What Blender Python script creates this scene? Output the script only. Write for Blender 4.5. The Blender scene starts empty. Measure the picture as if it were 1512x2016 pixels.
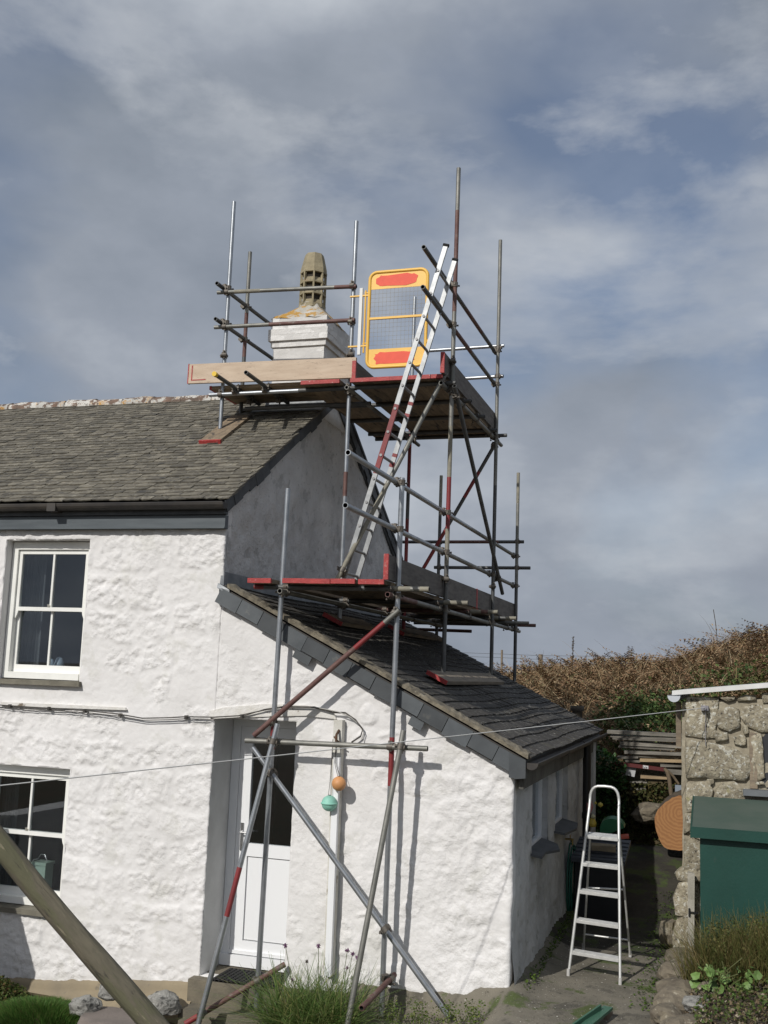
import bpy, bmesh, math, random
import numpy as np
from mathutils import Vector, Matrix, noise as mnoise
random.seed(7); RNG = np.random.default_rng(7)
S = bpy.context.scene; COL = S.collection
# ---------------------------------------------------------------- camera
def cam_axes(pitch, roll, yaw):
    p, r, y = map(math.radians, (pitch, roll, yaw))
    f = Vector((-math.sin(y)*math.cos(p), math.cos(y)*math.cos(p), math.sin(p)))
    rt = Vector((math.cos(y), math.sin(y), 0)); up = rt.cross(f)
    return rt*math.cos(r)+up*math.sin(r), up*math.cos(r)-rt*math.sin(r), f
CR, CU, CF = cam_axes(8.557, 2.126, 17.553)
cd = bpy.data.cameras.new('camera'); cam = bpy.data.objects.new('camera', cd); COL.objects.link(cam)
m = Matrix((CR, CU, -CF)).transposed().to_4x4(); m.translation = Vector((1.7083, -9.4242, 2.6537)); cam.matrix_world = m
cd.sensor_fit = 'VERTICAL'; cd.sensor_height = 24.0; cd.lens = 24.0*2100/2016; cd.clip_start = .05; cd.clip_end = 3000
S.camera = cam
# ---------------------------------------------------------------- world and sun
SUN_TO = Vector((-.42, -1.35, 1.0)).normalized()
el = math.asin(SUN_TO.z); rot = math.atan2(SUN_TO.x, SUN_TO.y)
W = bpy.data.worlds.new('World'); S.world = W; W.use_nodes = True
nt = W.node_tree; nt.nodes.clear(); N = nt.nodes.new; Lk = nt.links.new
out = N('ShaderNodeOutputWorld'); bg = N('ShaderNodeBackground'); bg.inputs[1].default_value = .1
sky = N('ShaderNodeTexSky'); sky.sky_type = 'NISHITA'; sky.sun_disc = False; sky.sun_elevation = el; sky.sun_rotation = rot
sky.air_density = 1.0; sky.dust_density = 1.6; sky.ozone_density = 1.5
tc = N('ShaderNodeTexCoord')
mp = N('ShaderNodeMapping'); mp.inputs['Location'].default_value = (1.3, .4, .25); mp.inputs['Scale'].default_value = (1.0, 1.0, 1.7)
Lk(tc.outputs['Generated'], mp.inputs[0])
def wnoise(scale, detail, rough, dist=0, src=None):
    q = N('ShaderNodeTexNoise'); q.inputs['Scale'].default_value = scale; q.inputs['Detail'].default_value = detail; q.inputs['Roughness'].default_value = rough; q.inputs['Distortion'].default_value = dist; Lk(src or mp.outputs[0], q.inputs[0]); return q.outputs[0]
def wramp(src, stops):
    r = N('ShaderNodeValToRGB'); e = r.color_ramp.elements
    while len(e) < len(stops): e.new(.5)
    for k, (p, c) in enumerate(stops): e[k].position = p; e[k].color = (*c, 1) if len(c) == 3 else c
    Lk(src, r.inputs[0]); return r.outputs[0]
def wmix(f, a, b_):
    q = N('ShaderNodeMix'); q.data_type = 'RGBA'; Lk(f, q.inputs[0])
    for sock, v in ((q.inputs[6], a), (q.inputs[7], b_)):
        if isinstance(v, tuple): sock.default_value = (*v, 1)
        else: Lk(v, sock)
    return q.outputs[2]
skm = N('ShaderNodeMix'); skm.data_type = 'RGBA'; skm.blend_type = 'MULTIPLY'; skm.inputs[0].default_value = 1; skm.inputs[7].default_value = (.80, .80, .84, 1); Lk(sky.outputs[0], skm.inputs[6])
# broad grey overcast sheet with breaks, then brighter clouds with firmer edges in front of it
sheet = wramp(wnoise(2.1, 5, .5, .25), [(.37, (.30, .30, .30)), (.53, (1, 1, 1))])
shade = wramp(wnoise(3.1, 6, .55), [(.32, (2.3, 2.65, 3.2)), (.5, (3.15, 3.5, 4.1)), (.68, (5.0, 5.35, 5.85))])
base = wmix(sheet, skm.outputs[2], shade)
mp2 = N('ShaderNodeMapping'); mp2.inputs['Location'].default_value = (2.7, 1.9, .6); mp2.inputs['Scale'].default_value = (1.0, 1.0, 2.2); Lk(tc.outputs['Generated'], mp2.inputs[0])
puff = wramp(wnoise(3.4, 7, .58, .15, mp2.outputs[0]), [(.52, (0, 0, 0)), (.62, (.5, .5, .5)), (.8, (.9, .9, .9))])
puffc = wramp(wnoise(8.0, 4, .55, 0, mp2.outputs[0]), [(.3, (3.7, 4.05, 4.6)), (.7, (5.6, 5.85, 6.2))])
Lk(wmix(puff, base, puffc), bg.inputs[0]); Lk(bg.outputs[0], out.inputs[0])
sd = bpy.data.lights.new('sun', 'SUN'); sd.energy = 3.15; sd.angle = math.radians(.53); sd.color = (1, .965, .91)
sun = bpy.data.objects.new('sun', sd); COL.objects.link(sun); sun.rotation_euler = SUN_TO.to_track_quat('Z', 'Y').to_euler()
sun.location = (-6, -12, 14)
vs = S.view_settings; vs.view_transform = 'Standard'; vs.look = 'None'; vs.exposure = 0.0; vs.gamma = 1; vs.use_curve_mapping = False
S.cycles.max_bounces = 6; S.cycles.transparent_max_bounces = 12
# ---------------------------------------------------------------- materials
MATS = {}
def mat(name, c1, c2=None, scale=8, rough=.7, metal=0, bump=0, bscale=40, rand=0, detail=6, stretch=None, spots=None, contrast=(.35, .65), spec=.5, bdist=.01, battr=None):
    """noise-mixed two-colour surface; rand = brightness spread per piece; spots = list of (colour, scale, threshold, amount)"""
    if name in MATS: return MATS[name]
    M = bpy.data.materials.new(name); M.use_nodes = True; t = M.node_tree; n = t.nodes.new; l = t.links.new
    b = t.nodes['Principled BSDF']; b.inputs['Roughness'].default_value = rough; b.inputs['Metallic'].default_value = metal
    b.inputs['Specular IOR Level'].default_value = spec
    co = n('ShaderNodeTexCoord').outputs['Object']
    if rand:
        ge = n('ShaderNodeNewGeometry').outputs['Random Per Island']; oi = n('ShaderNodeObjectInfo').outputs['Random']
        ad = n('ShaderNodeMath'); ad.operation = 'ADD'; l(ge, ad.inputs[0]); l(oi, ad.inputs[1])
        fr = n('ShaderNodeMath'); fr.operation = 'FRACT'; l(ad.outputs[0], fr.inputs[0]); RV = fr.outputs[0]
        # shift the texture per piece
        cx = n('ShaderNodeVectorMath'); cx.operation = 'ADD'; mu = n('ShaderNodeMath'); mu.operation = 'MULTIPLY'; mu.inputs[1].default_value = 37.0
        l(RV, mu.inputs[0]); l(co, cx.inputs[0]); l(mu.outputs[0], cx.inputs[1]); co = cx.outputs[0]
    if stretch:
        mp = n('ShaderNodeMapping'); mp.inputs['Scale'].default_value = stretch; l(co, mp.inputs[0]); co = mp.outputs[0]
    col = None
    if c2 is None: c2 = c1
    nz = n('ShaderNodeTexNoise'); nz.inputs['Scale'].default_value = scale; nz.inputs['Detail'].default_value = detail; nz.inputs['Roughness'].default_value = .6; l(co, nz.inputs[0])
    rp = n('ShaderNodeValToRGB'); rp.color_ramp.elements[0].position = contrast[0]; rp.color_ramp.elements[1].position = contrast[1]
    rp.color_ramp.elements[0].color = (*c1, 1); rp.color_ramp.elements[1].color = (*c2, 1); l(nz.outputs[0], rp.inputs[0]); col = rp.outputs[0]
    for (sc, ss, th, am) in (spots or []):
        s = n('ShaderNodeTexNoise'); s.inputs['Scale'].default_value = ss; s.inputs['Detail'].default_value = 5; s.inputs['Roughness'].default_value = .65; l(co, s.inputs[0])
        r2 = n('ShaderNodeValToRGB'); r2.color_ramp.elements[0].position = th; r2.color_ramp.elements[1].position = th+.06
        r2.color_ramp.elements[0].color = (0, 0, 0, 1); r2.color_ramp.elements[1].color = (am, am, am, 1); l(s.outputs[0], r2.inputs[0])
        mm = n('ShaderNodeMix'); mm.data_type = 'RGBA'; l(r2.outputs[0], mm.inputs[0]); l(col, mm.inputs[6]); mm.inputs[7].default_value = (*sc, 1); col = mm.outputs[2]
    if rand:
        mr = n('ShaderNodeMapRange'); mr.inputs[3].default_value = 1-rand; mr.inputs[4].default_value = 1+rand; l(RV, mr.inputs[0])
        hs = n('ShaderNodeHueSaturation'); l(mr.outputs[0], hs.inputs['Value']); l(col, hs.inputs['Color']); col = hs.outputs[0]
    l(col, b.inputs['Base Color'])
    if bump:
        bn = n('ShaderNodeTexNoise'); bn.inputs['Scale'].default_value = bscale; bn.inputs['Detail'].default_value = 6; bn.inputs['Roughness'].default_value = .6; l(co, bn.inputs[0])
        bp = n('ShaderNodeBump'); bp.inputs['Strength'].default_value = bump; bp.inputs['Distance'].default_value = bdist; l(bn.outputs[0], bp.inputs['Height']); l(bp.outputs[0], b.inputs['Normal'])
        if battr:
            at = n('ShaderNodeAttribute'); at.attribute_name = battr; am = n('ShaderNodeMapRange'); am.inputs[3].default_value = bump*.22; am.inputs[4].default_value = bump; l(at.outputs['Fac'], am.inputs[0]); l(am.outputs[0], bp.inputs['Strength'])
    MATS[name] = M; return M
def ramp_mat(name, cols, rough=.8, spec=.2, trans=0, patch=None):
    """colour picked per piece (leaf, blade) from a list of colours; patch = (scale, list) second list used where a broad noise is high"""
    if name in MATS: return MATS[name]
    M = bpy.data.materials.new(name); M.use_nodes = True; t = M.node_tree; n = t.nodes.new; l = t.links.new
    b = t.nodes['Principled BSDF']; b.inputs['Roughness'].default_value = rough; b.inputs['Specular IOR Level'].default_value = spec
    g = n('ShaderNodeNewGeometry').outputs['Random Per Island']
    def rmp(cs):
        r = n('ShaderNodeValToRGB'); r.color_ramp.interpolation = 'LINEAR'; el = r.color_ramp.elements
        while len(el) < len(cs): el.new(.5)
        for i, c in enumerate(cs): el[i].position = i/(len(cs)-1); el[i].color = (*c, 1)
        l(g, r.inputs[0]); return r.outputs[0]
    col = rmp(cols)
    if patch:
        s = n('ShaderNodeTexNoise'); s.inputs['Scale'].default_value = patch[0]; s.inputs['Detail'].default_value = 3; l(n('ShaderNodeTexCoord').outputs['Object'], s.inputs[0])
        r2 = n('ShaderNodeValToRGB'); r2.color_ramp.elements[0].position = .5; r2.color_ramp.elements[1].position = .6; l(s.outputs[0], r2.inputs[0])
        mm = n('ShaderNodeMix'); mm.data_type = 'RGBA'; l(r2.outputs[0], mm.inputs[0]); l(col, mm.inputs[6]); l(rmp(patch[1]), mm.inputs[7]); col = mm.outputs[2]
    l(col, b.inputs['Base Color'])
    if trans:
        tr = n('ShaderNodeBsdfTranslucent'); l(col, tr.inputs[0]); ms = n('ShaderNodeMixShader'); ms.inputs[0].default_value = trans
        l(b.outputs[0], ms.inputs[1]); l(tr.outputs[0], ms.inputs[2]); l(ms.outputs[0], t.nodes['Material Output'].inputs[0])
    MATS[name] = M; return M
def glass_mat():
    if 'glass' in MATS: return MATS['glass']
    M = bpy.data.materials.new('glass'); M.use_nodes = True; t = M.node_tree; t.nodes.clear(); n = t.nodes.new; l = t.links.new
    o = n('ShaderNodeOutputMaterial'); tr = n('ShaderNodeBsdfTransparent'); tr.inputs[0].default_value = (.86, .89, .90, 1)
    gl = n('ShaderNodeBsdfGlossy'); gl.inputs['Roughness'].default_value = .015; gl.inputs[0].default_value = (.9, .92, .95, 1)
    fr = n('ShaderNodeFresnel'); mr = n('ShaderNodeMapRange'); mr.inputs[3].default_value = 1.75; mr.inputs[4].default_value = 1/1.75; l(n('ShaderNodeNewGeometry').outputs['Backfacing'], mr.inputs[0]); l(mr.outputs[0], fr.inputs[0])
    ms = n('ShaderNodeMixShader'); l(fr.outputs[0], ms.inputs[0]); l(tr.outputs[0], ms.inputs[1]); l(gl.outputs[0], ms.inputs[2]); l(ms.outputs[0], o.inputs[0])
    MATS['glass'] = M; return M
# ---------------------------------------------------------------- mesh helpers
class MB:
    def __init__(s): s.v = []; s.f = []; s.m = []; s.sm = []
    def add(s, vs, fs, mi=0, smooth=False):
        o = len(s.v); s.v += [tuple(x) for x in vs]
        for f in fs: s.f.append(tuple(i+o for i in f)); s.m.append(mi); s.sm.append(smooth)
    def box(s, x0, x1, y0, y1, z0, z1, mi=0, jit=0):
        vs = [(x, y, z) for z in (z0, z1) for y in (y0, y1) for x in (x0, x1)]
        if jit: vs = [tuple(c+random.uniform(-jit, jit) for c in v) for v in vs]
        s.add(vs, [(0, 2, 3, 1), (4, 5, 7, 6), (0, 1, 5, 4), (2, 6, 7, 3), (0, 4, 6, 2), (1, 3, 7, 5)], mi)
    def obox(s, o, ax, ay, az, mi=0, jit=0):
        """box from corner o with edge vectors ax, ay, az (right-handed)"""
        o, ax, ay, az = map(Vector, (o, ax, ay, az))
        vs = [o+ax*i+ay*j+az*k for k in (0, 1) for j in (0, 1) for i in (0, 1)]
        if jit: vs = [v+Vector([random.uniform(-jit, jit) for _ in range(3)]) for v in vs]
        s.add(vs, [(0, 2, 3, 1), (4, 5, 7, 6), (0, 1, 5, 4), (2, 6, 7, 3), (0, 4, 6, 2), (1, 3, 7, 5)], mi)
    def cyl(s, p, q, r, n=12, r2=None, mi=0, cap=True, capm=None):
        p, q = Vector(p), Vector(q); r2 = r if r2 is None else r2
        d = (q-p).normalized(); a = d.orthogonal().normalized(); b = d.cross(a)
        vs = [c+(a*math.cos(2*math.pi*i/n)+b*math.sin(2*math.pi*i/n))*rr for c, rr in ((p, r), (q, r2)) for i in range(n)]
        s.add(vs, [(i, (i+1) % n, n+(i+1) % n, n+i) for i in range(n)], mi, True)
        if cap:
            cm = mi if capm is None else capm
            s.add(vs[:n], [tuple(reversed(range(n)))], cm); s.add(vs[n:], [tuple(range(n))], cm)
    def path(s, pts, r, n=8, mi=0, rr=None, cap=True):
        pts = [Vector(p) for p in pts]; k = len(pts); vs = []; prev = None
        for i, p in enumerate(pts):
            d = (pts[min(i+1, k-1)]-pts[max(i-1, 0)]).normalized()
            a = d.orthogonal().normalized() if prev is None else (prev-d*prev.dot(d)).normalized(); prev = a; b = d.cross(a)
            R = rr[i] if rr else r
            vs += [p+(a*math.cos(2*math.pi*j/n)+b*math.sin(2*math.pi*j/n))*R for j in range(n)]
        fs = [(i*n+j, i*n+(j+1) % n, (i+1)*n+(j+1) % n, (i+1)*n+j) for i in range(k-1) for j in range(n)]
        s.add(vs, fs, mi, True)
        if cap: s.add(vs[:n], [tuple(reversed(range(n)))], mi); s.add(vs[-n:], [tuple(range(n))], mi)
    def lathe(s, c, prof, n=20, mi=0, ax=(0, 0, 1)):
        c = Vector(c); d = Vector(ax).normalized(); a = d.orthogonal().normalized(); b = d.cross(a); vs = []
        for r, h in prof: vs += [c+d*h+(a*math.cos(2*math.pi*j/n)+b*math.sin(2*math.pi*j/n))*r for j in range(n)]
        k = len(prof)
        s.add(vs, [(i*n+j, i*n+(j+1) % n, (i+1)*n+(j+1) % n, (i+1)*n+j) for i in range(k-1) for j in range(n)], mi, True)
    def prism(s, poly, ext, mi=0):
        """poly: list of 3-D points, ext: extrusion vector"""
        e = Vector(ext); a = [Vector(p) for p in poly]; n = len(a); vs = a+[p+e for p in a]
        s.add(vs, [tuple(range(n)), tuple(reversed(range(n, 2*n)))]+[(i, i+n, (i+1) % n+n, (i+1) % n) for i in range(n)], mi)
    def build(s, name, mats, parent=None, loc=None):
        me = bpy.data.meshes.new(name); me.from_pydata(s.v, [], s.f)
        for mm in (mats if isinstance(mats, (list, tuple)) else [mats]): me.materials.append(mm)
        me.polygons.foreach_set('material_index', s.m); me.polygons.foreach_set('use_smooth', s.sm); me.validate(); me.update()
        fix_normals(me)
        return link(name, me, parent, loc)
def fix_normals(me):
    bm = bmesh.new(); bm.from_mesh(me); bmesh.ops.recalc_face_normals(bm, faces=bm.faces[:]); bm.to_mesh(me); bm.free()
def link(name, me, parent=None, loc=None):
    o = bpy.data.objects.new(name, me); COL.objects.link(o)
    if loc is not None: o.location = loc
    if parent is not None: o.parent = parent
    return o
def npmesh(name, V, F, mats, parent=None, smooth=False):
    """numpy verts (n,3) and faces (m,k)"""
    V = np.asarray(V, np.float32); F = np.asarray(F, np.int32); k = F.shape[1]
    me = bpy.data.meshes.new(name); me.vertices.add(len(V)); me.vertices.foreach_set('co', V.ravel())
    me.loops.add(F.size); me.loops.foreach_set('vertex_index', F.ravel()); me.polygons.add(len(F))
    me.polygons.foreach_set('loop_start', np.arange(0, F.size, k, dtype=np.int32)); me.polygons.foreach_set('loop_total', np.full(len(F), k, np.int32))
    for mm in (mats if isinstance(mats, (list, tuple)) else [mats]): me.materials.append(mm)
    if smooth: me.polygons.foreach_set('use_smooth', np.ones(len(F), bool))
    me.update(calc_edges=True); me.validate(); return link(name, me, parent)
def tag(o, label=None, cat=None, group=None, kind=None):
    for k, v in (('label', label), ('category', cat), ('group', group), ('kind', kind)):
        if v: o[k] = v
    return o
def thing(name, label, cat, loc=(0, 0, 0), group=None):
    o = bpy.data.objects.new(name, None); COL.objects.link(o); o.location = loc; o.empty_display_size = .1
    return tag(o, label, cat, group)
def put(o, parent):
    """parent o (built in world space) under an Empty that only has a location"""
    o.parent = parent; o.matrix_parent_inverse = Matrix.Translation(-parent.location); return o
# value noise
_P = RNG.random((256, 256))
def vnoise(x, y):
    xi = np.floor(x).astype(int); yi = np.floor(y).astype(int); fx = x-xi; fy = y-yi
    fx = fx*fx*(3-2*fx); fy = fy*fy*(3-2*fy); g = lambda a, b: _P[a & 255, b & 255]
    return (g(xi, yi)*(1-fx)+g(xi+1, yi)*fx)*(1-fy)+(g(xi, yi+1)*(1-fx)+g(xi+1, yi+1)*fx)*fy
def fbm(x, y, o=4, ga=.5):
    s = 0; a = 1; t = 0
    for i in range(o): s = s+a*vnoise(x*2**i+17.3*i, y*2**i+5.1*i); t += a; a *= ga
    return s/t
def sstep(a, b, x): t = np.clip((x-a)/(b-a), 0, 1); return t*t*(3-2*t)
# ================================================================= surfaces
WHITE = mat('limewash', (.775, .762, .752), (.695, .682, .668), 1.6, .9, bump=.5, bscale=28, bdist=.032, battr='stone', spots=[((.60, .59, .55), 2.2, .56, .5), ((.50, .48, .42), 5.0, .66, .5), ((.36, .37, .27), 9, .71, .5)])
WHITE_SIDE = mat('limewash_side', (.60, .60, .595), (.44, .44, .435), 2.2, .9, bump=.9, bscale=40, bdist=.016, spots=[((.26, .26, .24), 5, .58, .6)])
GABLE = mat('grey_render', (.68, .675, .67), (.54, .535, .53), 2.2, .92, bump=.9, bscale=38, bdist=.02, spots=[((.36, .36, .355), 4, .57, .6), ((.75, .74, .72), 1.3, .58, .5), ((.17, .17, .165), 24, .62, .6)])
REVEAL = mat('reveal_paint', (.66, .66, .65), (.55, .55, .54), 3, .85, bump=.2, bscale=30)
UPVC = mat('white_plastic', (.82, .83, .84), rough=.35)
JOINERY = mat('white_joinery', (.84, .84, .80), (.78, .78, .74), 5, .5, spots=[((.55, .33, .14), 11, .78, .5)])
SLATE = mat('old_slate', (.095, .086, .069), (.185, .168, .13), 11, .78, rand=.30, bump=.7, bscale=50, spots=[((.36, .34, .28), 16, .60, .6), ((.045, .045, .046), 9, .58, .7), ((.25, .19, .07), 6, .68, .45)])
SLATE_W = mat('wet_laid_slate', (.032, .029, .026), (.064, .058, .050), 6, .85, rand=.12, bump=.7, bscale=40, spots=[((.36, .35, .32), 18, .585, .7), ((.10, .095, .06), 7, .58, .5)], stretch=(1.6, .7, 1))
VERGE = mat('blue_grey_slate', (.055, .062, .068), (.080, .089, .095), 4, .65, rand=.26, spots=[((.14, .14, .13), 7, .64, .6)], bump=.15, bscale=40)
VERGE_D = mat('dark_verge_slate', (.045, .05, .055), (.085, .09, .095), 6, .6, rand=.3, bump=.2, bscale=40)
MORTAR = mat('verge_mortar', (.24, .21, .155), (.12, .105, .08), 11, .95, bump=.9, bscale=45, spots=[((.52, .47, .36), 6, .62, .6), ((.07, .065, .055), 13, .6, .6)])
GUTTER = mat('black_gutter', (.022, .02, .02), (.06, .052, .043), 3, .55)
FASCIA = mat('fascia_paint', (.066, .080, .090), (.098, .115, .126), 2, .5, stretch=(1, 8, 8))
LEAD = mat('lead', (.17, .185, .20), (.29, .30, .31), 5, .5, metal=.3, bump=.4, bscale=14)
CEMENT = mat('plinth_cement', (.30, .245, .16), (.22, .185, .13), 2.2, .9, bump=.4, bscale=40, spots=[((.13, .12, .10), 4, .6, .7)])
CONC = mat('concrete', (.20, .18, .14), (.13, .118, .092), 2.5, .92, bump=.6, bscale=70, spots=[((.06, .055, .045), 3, .56, .6), ((.065, .09, .02), 2.1, .55, .9), ((.40, .38, .33), 42, .63, .8), ((.05, .045, .035), 24, .61, .7)])
LIGHTROOM = mat('room_grey', (.16, .165, .175), rough=.9)
DARKROOM = mat('room_dark', (.035, .037, .042), rough=.9)
RIDGE = mat('ridge_tile', (.20, .125, .09), (.11, .085, .068), 6, .9, rand=.2, bump=.8, bscale=30, spots=[((.55, .54, .50), 8, .48, .9), ((.06, .052, .045), 17, .58, .8), ((.45, .23, .03), 4, .58, .9)])
WOOD = mat('weathered_wood', (.25, .20, .14), (.15, .12, .09), 3, .85, rand=.25, bump=.4, bscale=30, stretch=(1, 9, 9))
BLACKPL = mat('black_plastic', (.012, .012, .013), rough=.4)
RUBBER = mat('rubber', (.012, .012, .012), rough=.9)

# ================================================================= walls as relief meshes
def wall_mesh(name, u, v, keep, h, place, mt, parent, back, skirt=True):
    """u, v: 1-D coordinates; keep(uc, vc) -> face mask; h(U, V) -> relief; place(U, V, H) -> (x, y, z); back: vector of the skirt"""
    U, V = np.meshgrid(u, v); H = h(U, V); mask = None
    if isinstance(H, tuple): H, mask = H
    P = np.stack(place(U, V, H), -1).reshape(-1, 3); nu, nv = len(u), len(v)
    I = np.arange(nu*nv).reshape(nv, nu)
    F = np.stack([I[:-1, :-1], I[:-1, 1:], I[1:, 1:], I[1:, :-1]], -1).reshape(-1, 4)
    uc = ((U[:-1, :-1]+U[1:, 1:])/2).ravel(); vc = ((V[:-1, :-1]+V[1:, 1:])/2).ravel()
    F = F[keep(uc, vc)]
    if skirt:
        E = np.concatenate([F[:, [i, (i+1) % 4]] for i in range(4)]); key = np.sort(E, 1); k = key[:, 0].astype(np.int64)*len(P)+key[:, 1]
        uq, inv, cnt = np.unique(k, return_inverse=True, return_counts=True); B = E[cnt[inv] == 1]
        ids = np.unique(B); mp = np.full(len(P), -1); mp[ids] = np.arange(len(ids))+len(P)
        P = np.concatenate([P, P[ids]+np.array(back)]); F = np.concatenate([F, np.stack([B[:, 1], B[:, 0], mp[B[:, 0]], mp[B[:, 1]]], -1)])
    used = np.unique(F); mp = np.full(len(P), -1); mp[used] = np.arange(len(used))
    o = npmesh(name, P[used], mp[F], mt, parent, smooth=True)
    if mask is not None:
        mk = mask.ravel(); mk = np.concatenate([mk, mk[ids]]) if skirt else mk; at = o.data.attributes.new('stone', 'FLOAT', 'POINT'); at.data.foreach_set('value', mk[used].astype(np.float32))
    return o
def cuts(a, b, step, marks):
    pts = sorted(set([a, b]+[m for m in marks if a < m < b])); r = []
    for p, q in zip(pts[:-1], pts[1:]): n = max(1, round((q-p)/step)); r += list(np.linspace(p, q, n, endpoint=False))
    return np.array(r+[b])
def ashlar(U, V, seed=0):
    """coursed granite blocks under limewash: raised rough faces, soft joints"""
    rg = np.random.default_rng(seed); wu = U+.28*(fbm(U*1.7+3, V*1.7, 3)-.5)+.06*(fbm(U*7, V*7+9, 2)-.5); wv = V+.30*(fbm(U*1.3+40, V*1.3+7, 3)-.5)+.06*(fbm(U*6+60, V*6, 2)-.5)
    rows = [-1.0]
    while rows[-1] < 5: rows.append(rows[-1]+rg.uniform(.22, .42))
    D = np.full(U.shape, .0); T = np.zeros(U.shape); LV = np.zeros(U.shape)
    for a, b in zip(rows[:-1], rows[1:]):
        x = -10+rg.uniform(0, .5); sel = (wv >= a) & (wv < b)
        if not sel.any(): continue
        xs = [x]
        while xs[-1] < 1: xs.append(xs[-1]+rg.uniform(.26, .72))
        xs = np.array(xs); j = np.clip(np.searchsorted(xs, wu[sel])-1, 0, len(xs)-2)
        du = np.minimum(wu[sel]-xs[j], xs[j+1]-wu[sel]); dv = np.minimum(wv[sel]-a, b-wv[sel])
        tt = rg.random(len(xs)); lv = rg.random(len(xs))
        D[sel] = np.minimum(du, dv)+.25*np.minimum(np.maximum(du, dv), .03); T[sel] = tt[j]; LV[sel] = lv[j]
    face = sstep(.018, .055, D+.07*(fbm(U*9+31, V*9+2, 3, .6)-.5))*sstep(.12, .3, T)
    rough = fbm(U*14, V*14, 4, .6)-.5; rid = np.abs(fbm(U*9+100, V*11, 4, .55)-.5)*2
    amp = .55+.55*sstep(.3, .8, T)
    return .012*face*(.2+.8*LV)+(.2+.8*face)*amp*(.042*rough-.020*rid)-.006*np.exp(-(D/.008)**2)*sstep(.5, .8, LV)+.016*(fbm(U*2.2, V*2.2, 3)-.5)+.006*(fbm(U*26, V*26, 3)-.5), .15+.85*face*np.minimum(amp, 1)
_seeds = np.stack([RNG.uniform(-3.1, .3, 150), RNG.uniform(-.6, 3.8, 150)], -1)
def rubble(U, V):
    wu = U+.05*(fbm(U*4, V*4, 3)-.5); wv = V+.05*(fbm(U*4+20, V*4+5, 3)-.5)
    d1 = np.full(U.shape, 9.); d2 = np.full(U.shape, 9.); T = np.zeros(U.shape)
    for i, (a, b) in enumerate(_seeds):
        d = np.hypot((wu-a)*.85, (wv-b)*1.1); nw = d < d1
        d2 = np.where(nw, d1, np.minimum(d2, d)); T = np.where(nw, (i*.618) % 1, T); d1 = np.where(nw, d, d1)
    e = d2-d1; face = sstep(.02, .09, e+.04*(fbm(U*8, V*8, 3)-.5)); line = np.exp(-((e-.05)/.016)**2)
    soft = sstep(.40, .62, fbm(U*.9+8, V*.9+3, 2))
    return (.016*face-.010*line)*(.35+.65*soft)*(.5+.5*T)+face*(.020*(fbm(U*13, V*13, 4, .6)-.5)-.009*np.abs(fbm(U*9+7, V*12, 4)-.5)*2)*(.6+1.1*T)+.018*(fbm(U*2, V*2+50, 3)-.5)+.006*(fbm(U*26, V*26, 3)-.5), .3+.7*face*np.clip(.3+T, 0, 1)*.8
def zbase(x): return np.interp(x, [-9, -5, -2.9, -.7, 0], [-.5, -.435, -.235, -.105, -.005])
def roof_lean(x): return 1.99-.4916*(x-.12)
def cornerx(z): return .05*(fbm(z*2.3+5, z*0+.5, 3)-.5)

cottage = thing('cottage', 'whitewashed stone cottage with old grey slate roof and brick chimney', 'house', (-5.9, 2.9, 0))
UW = (-5.405, -4.40, 2.44, 3.885); LW = (-5.46, -4.425, .23, 1.60); DO = (-2.89, -2.05, -.17, 2.17)
def hole(u, v, w): return (u > w[0]) & (u < w[1]) & (v > w[2]) & (v < w[3])
def h_front(U, V):
    h = ashlar(U, V, 3); return h
us = cuts(-9.0, -2.89, .0155, [-5.9, UW[0], UW[1], LW[0], LW[1]]); us = np.concatenate([np.arange(-9, -5.95, .1), us[us > -5.95]])
vsz = cuts(-.75, 4.2, .0155, [UW[2], UW[3], LW[2], LW[3]])
fw = wall_mesh('front_wall', us, vsz, lambda u, v: ~(hole(u, v, UW) | hole(u, v, LW)), h_front, lambda U, V, H: (U, -H, V), WHITE, None, (0, .12, 0)); put(fw, cottage)

lean = thing('lean_to', 'white rubble lean-to extension with dark wet-laid slate roof and front door', 'house extension', (-1.4, 3, 0))
def h_lean(U, V):
    k = sstep(-2.885, -2.5, U); ha, ma = ashlar(U, V, 3); hr, mr = rubble(U, V); h = ha*(1-k)+hr*k; mk = ma*(1-k)+mr*k
    k2 = sstep(-.95, -.5, U); rough = .05*(fbm(U*8+3, V*8, 4, .62)-.5)+.014*(fbm(U*24, V*24, 3)-.5)
    r0 = lambda U: sstep(-.10, 0, U)
    pat = sstep(.42, .56, fbm(U*1.6+70, V*1.6+11, 3)); h = h*(1-k2)+rough*k2*(.5+.5*pat)+.02*r0(U); mk = mk*(1-k2)+k2*(.15+.85*pat)
    r = np.clip(1+U/.045, 0, 1)                      # round the outer corner
    return h*(1-.4*r)-.014*r**2, mk*(1-.5*r)
def p_lean(U, V, H):
    k = sstep(-.35, 0, U); return U+k*cornerx(V), -H-.04*sstep(.25, -.15, V)*sstep(-1.2, 0, U), V
us = cuts(-2.89, 0, .0155, [DO[0], DO[1]]); vsz = cuts(-.6, 3.45, .0155, [DO[2], DO[3]])
lw = wall_mesh('front_wall', us, vsz, lambda u, v: ~hole(u, v, DO) & (v < roof_lean(u)-.10), h_lean, p_lean, WHITE, None, (0, .12, 0)); put(lw, lean)
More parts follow.
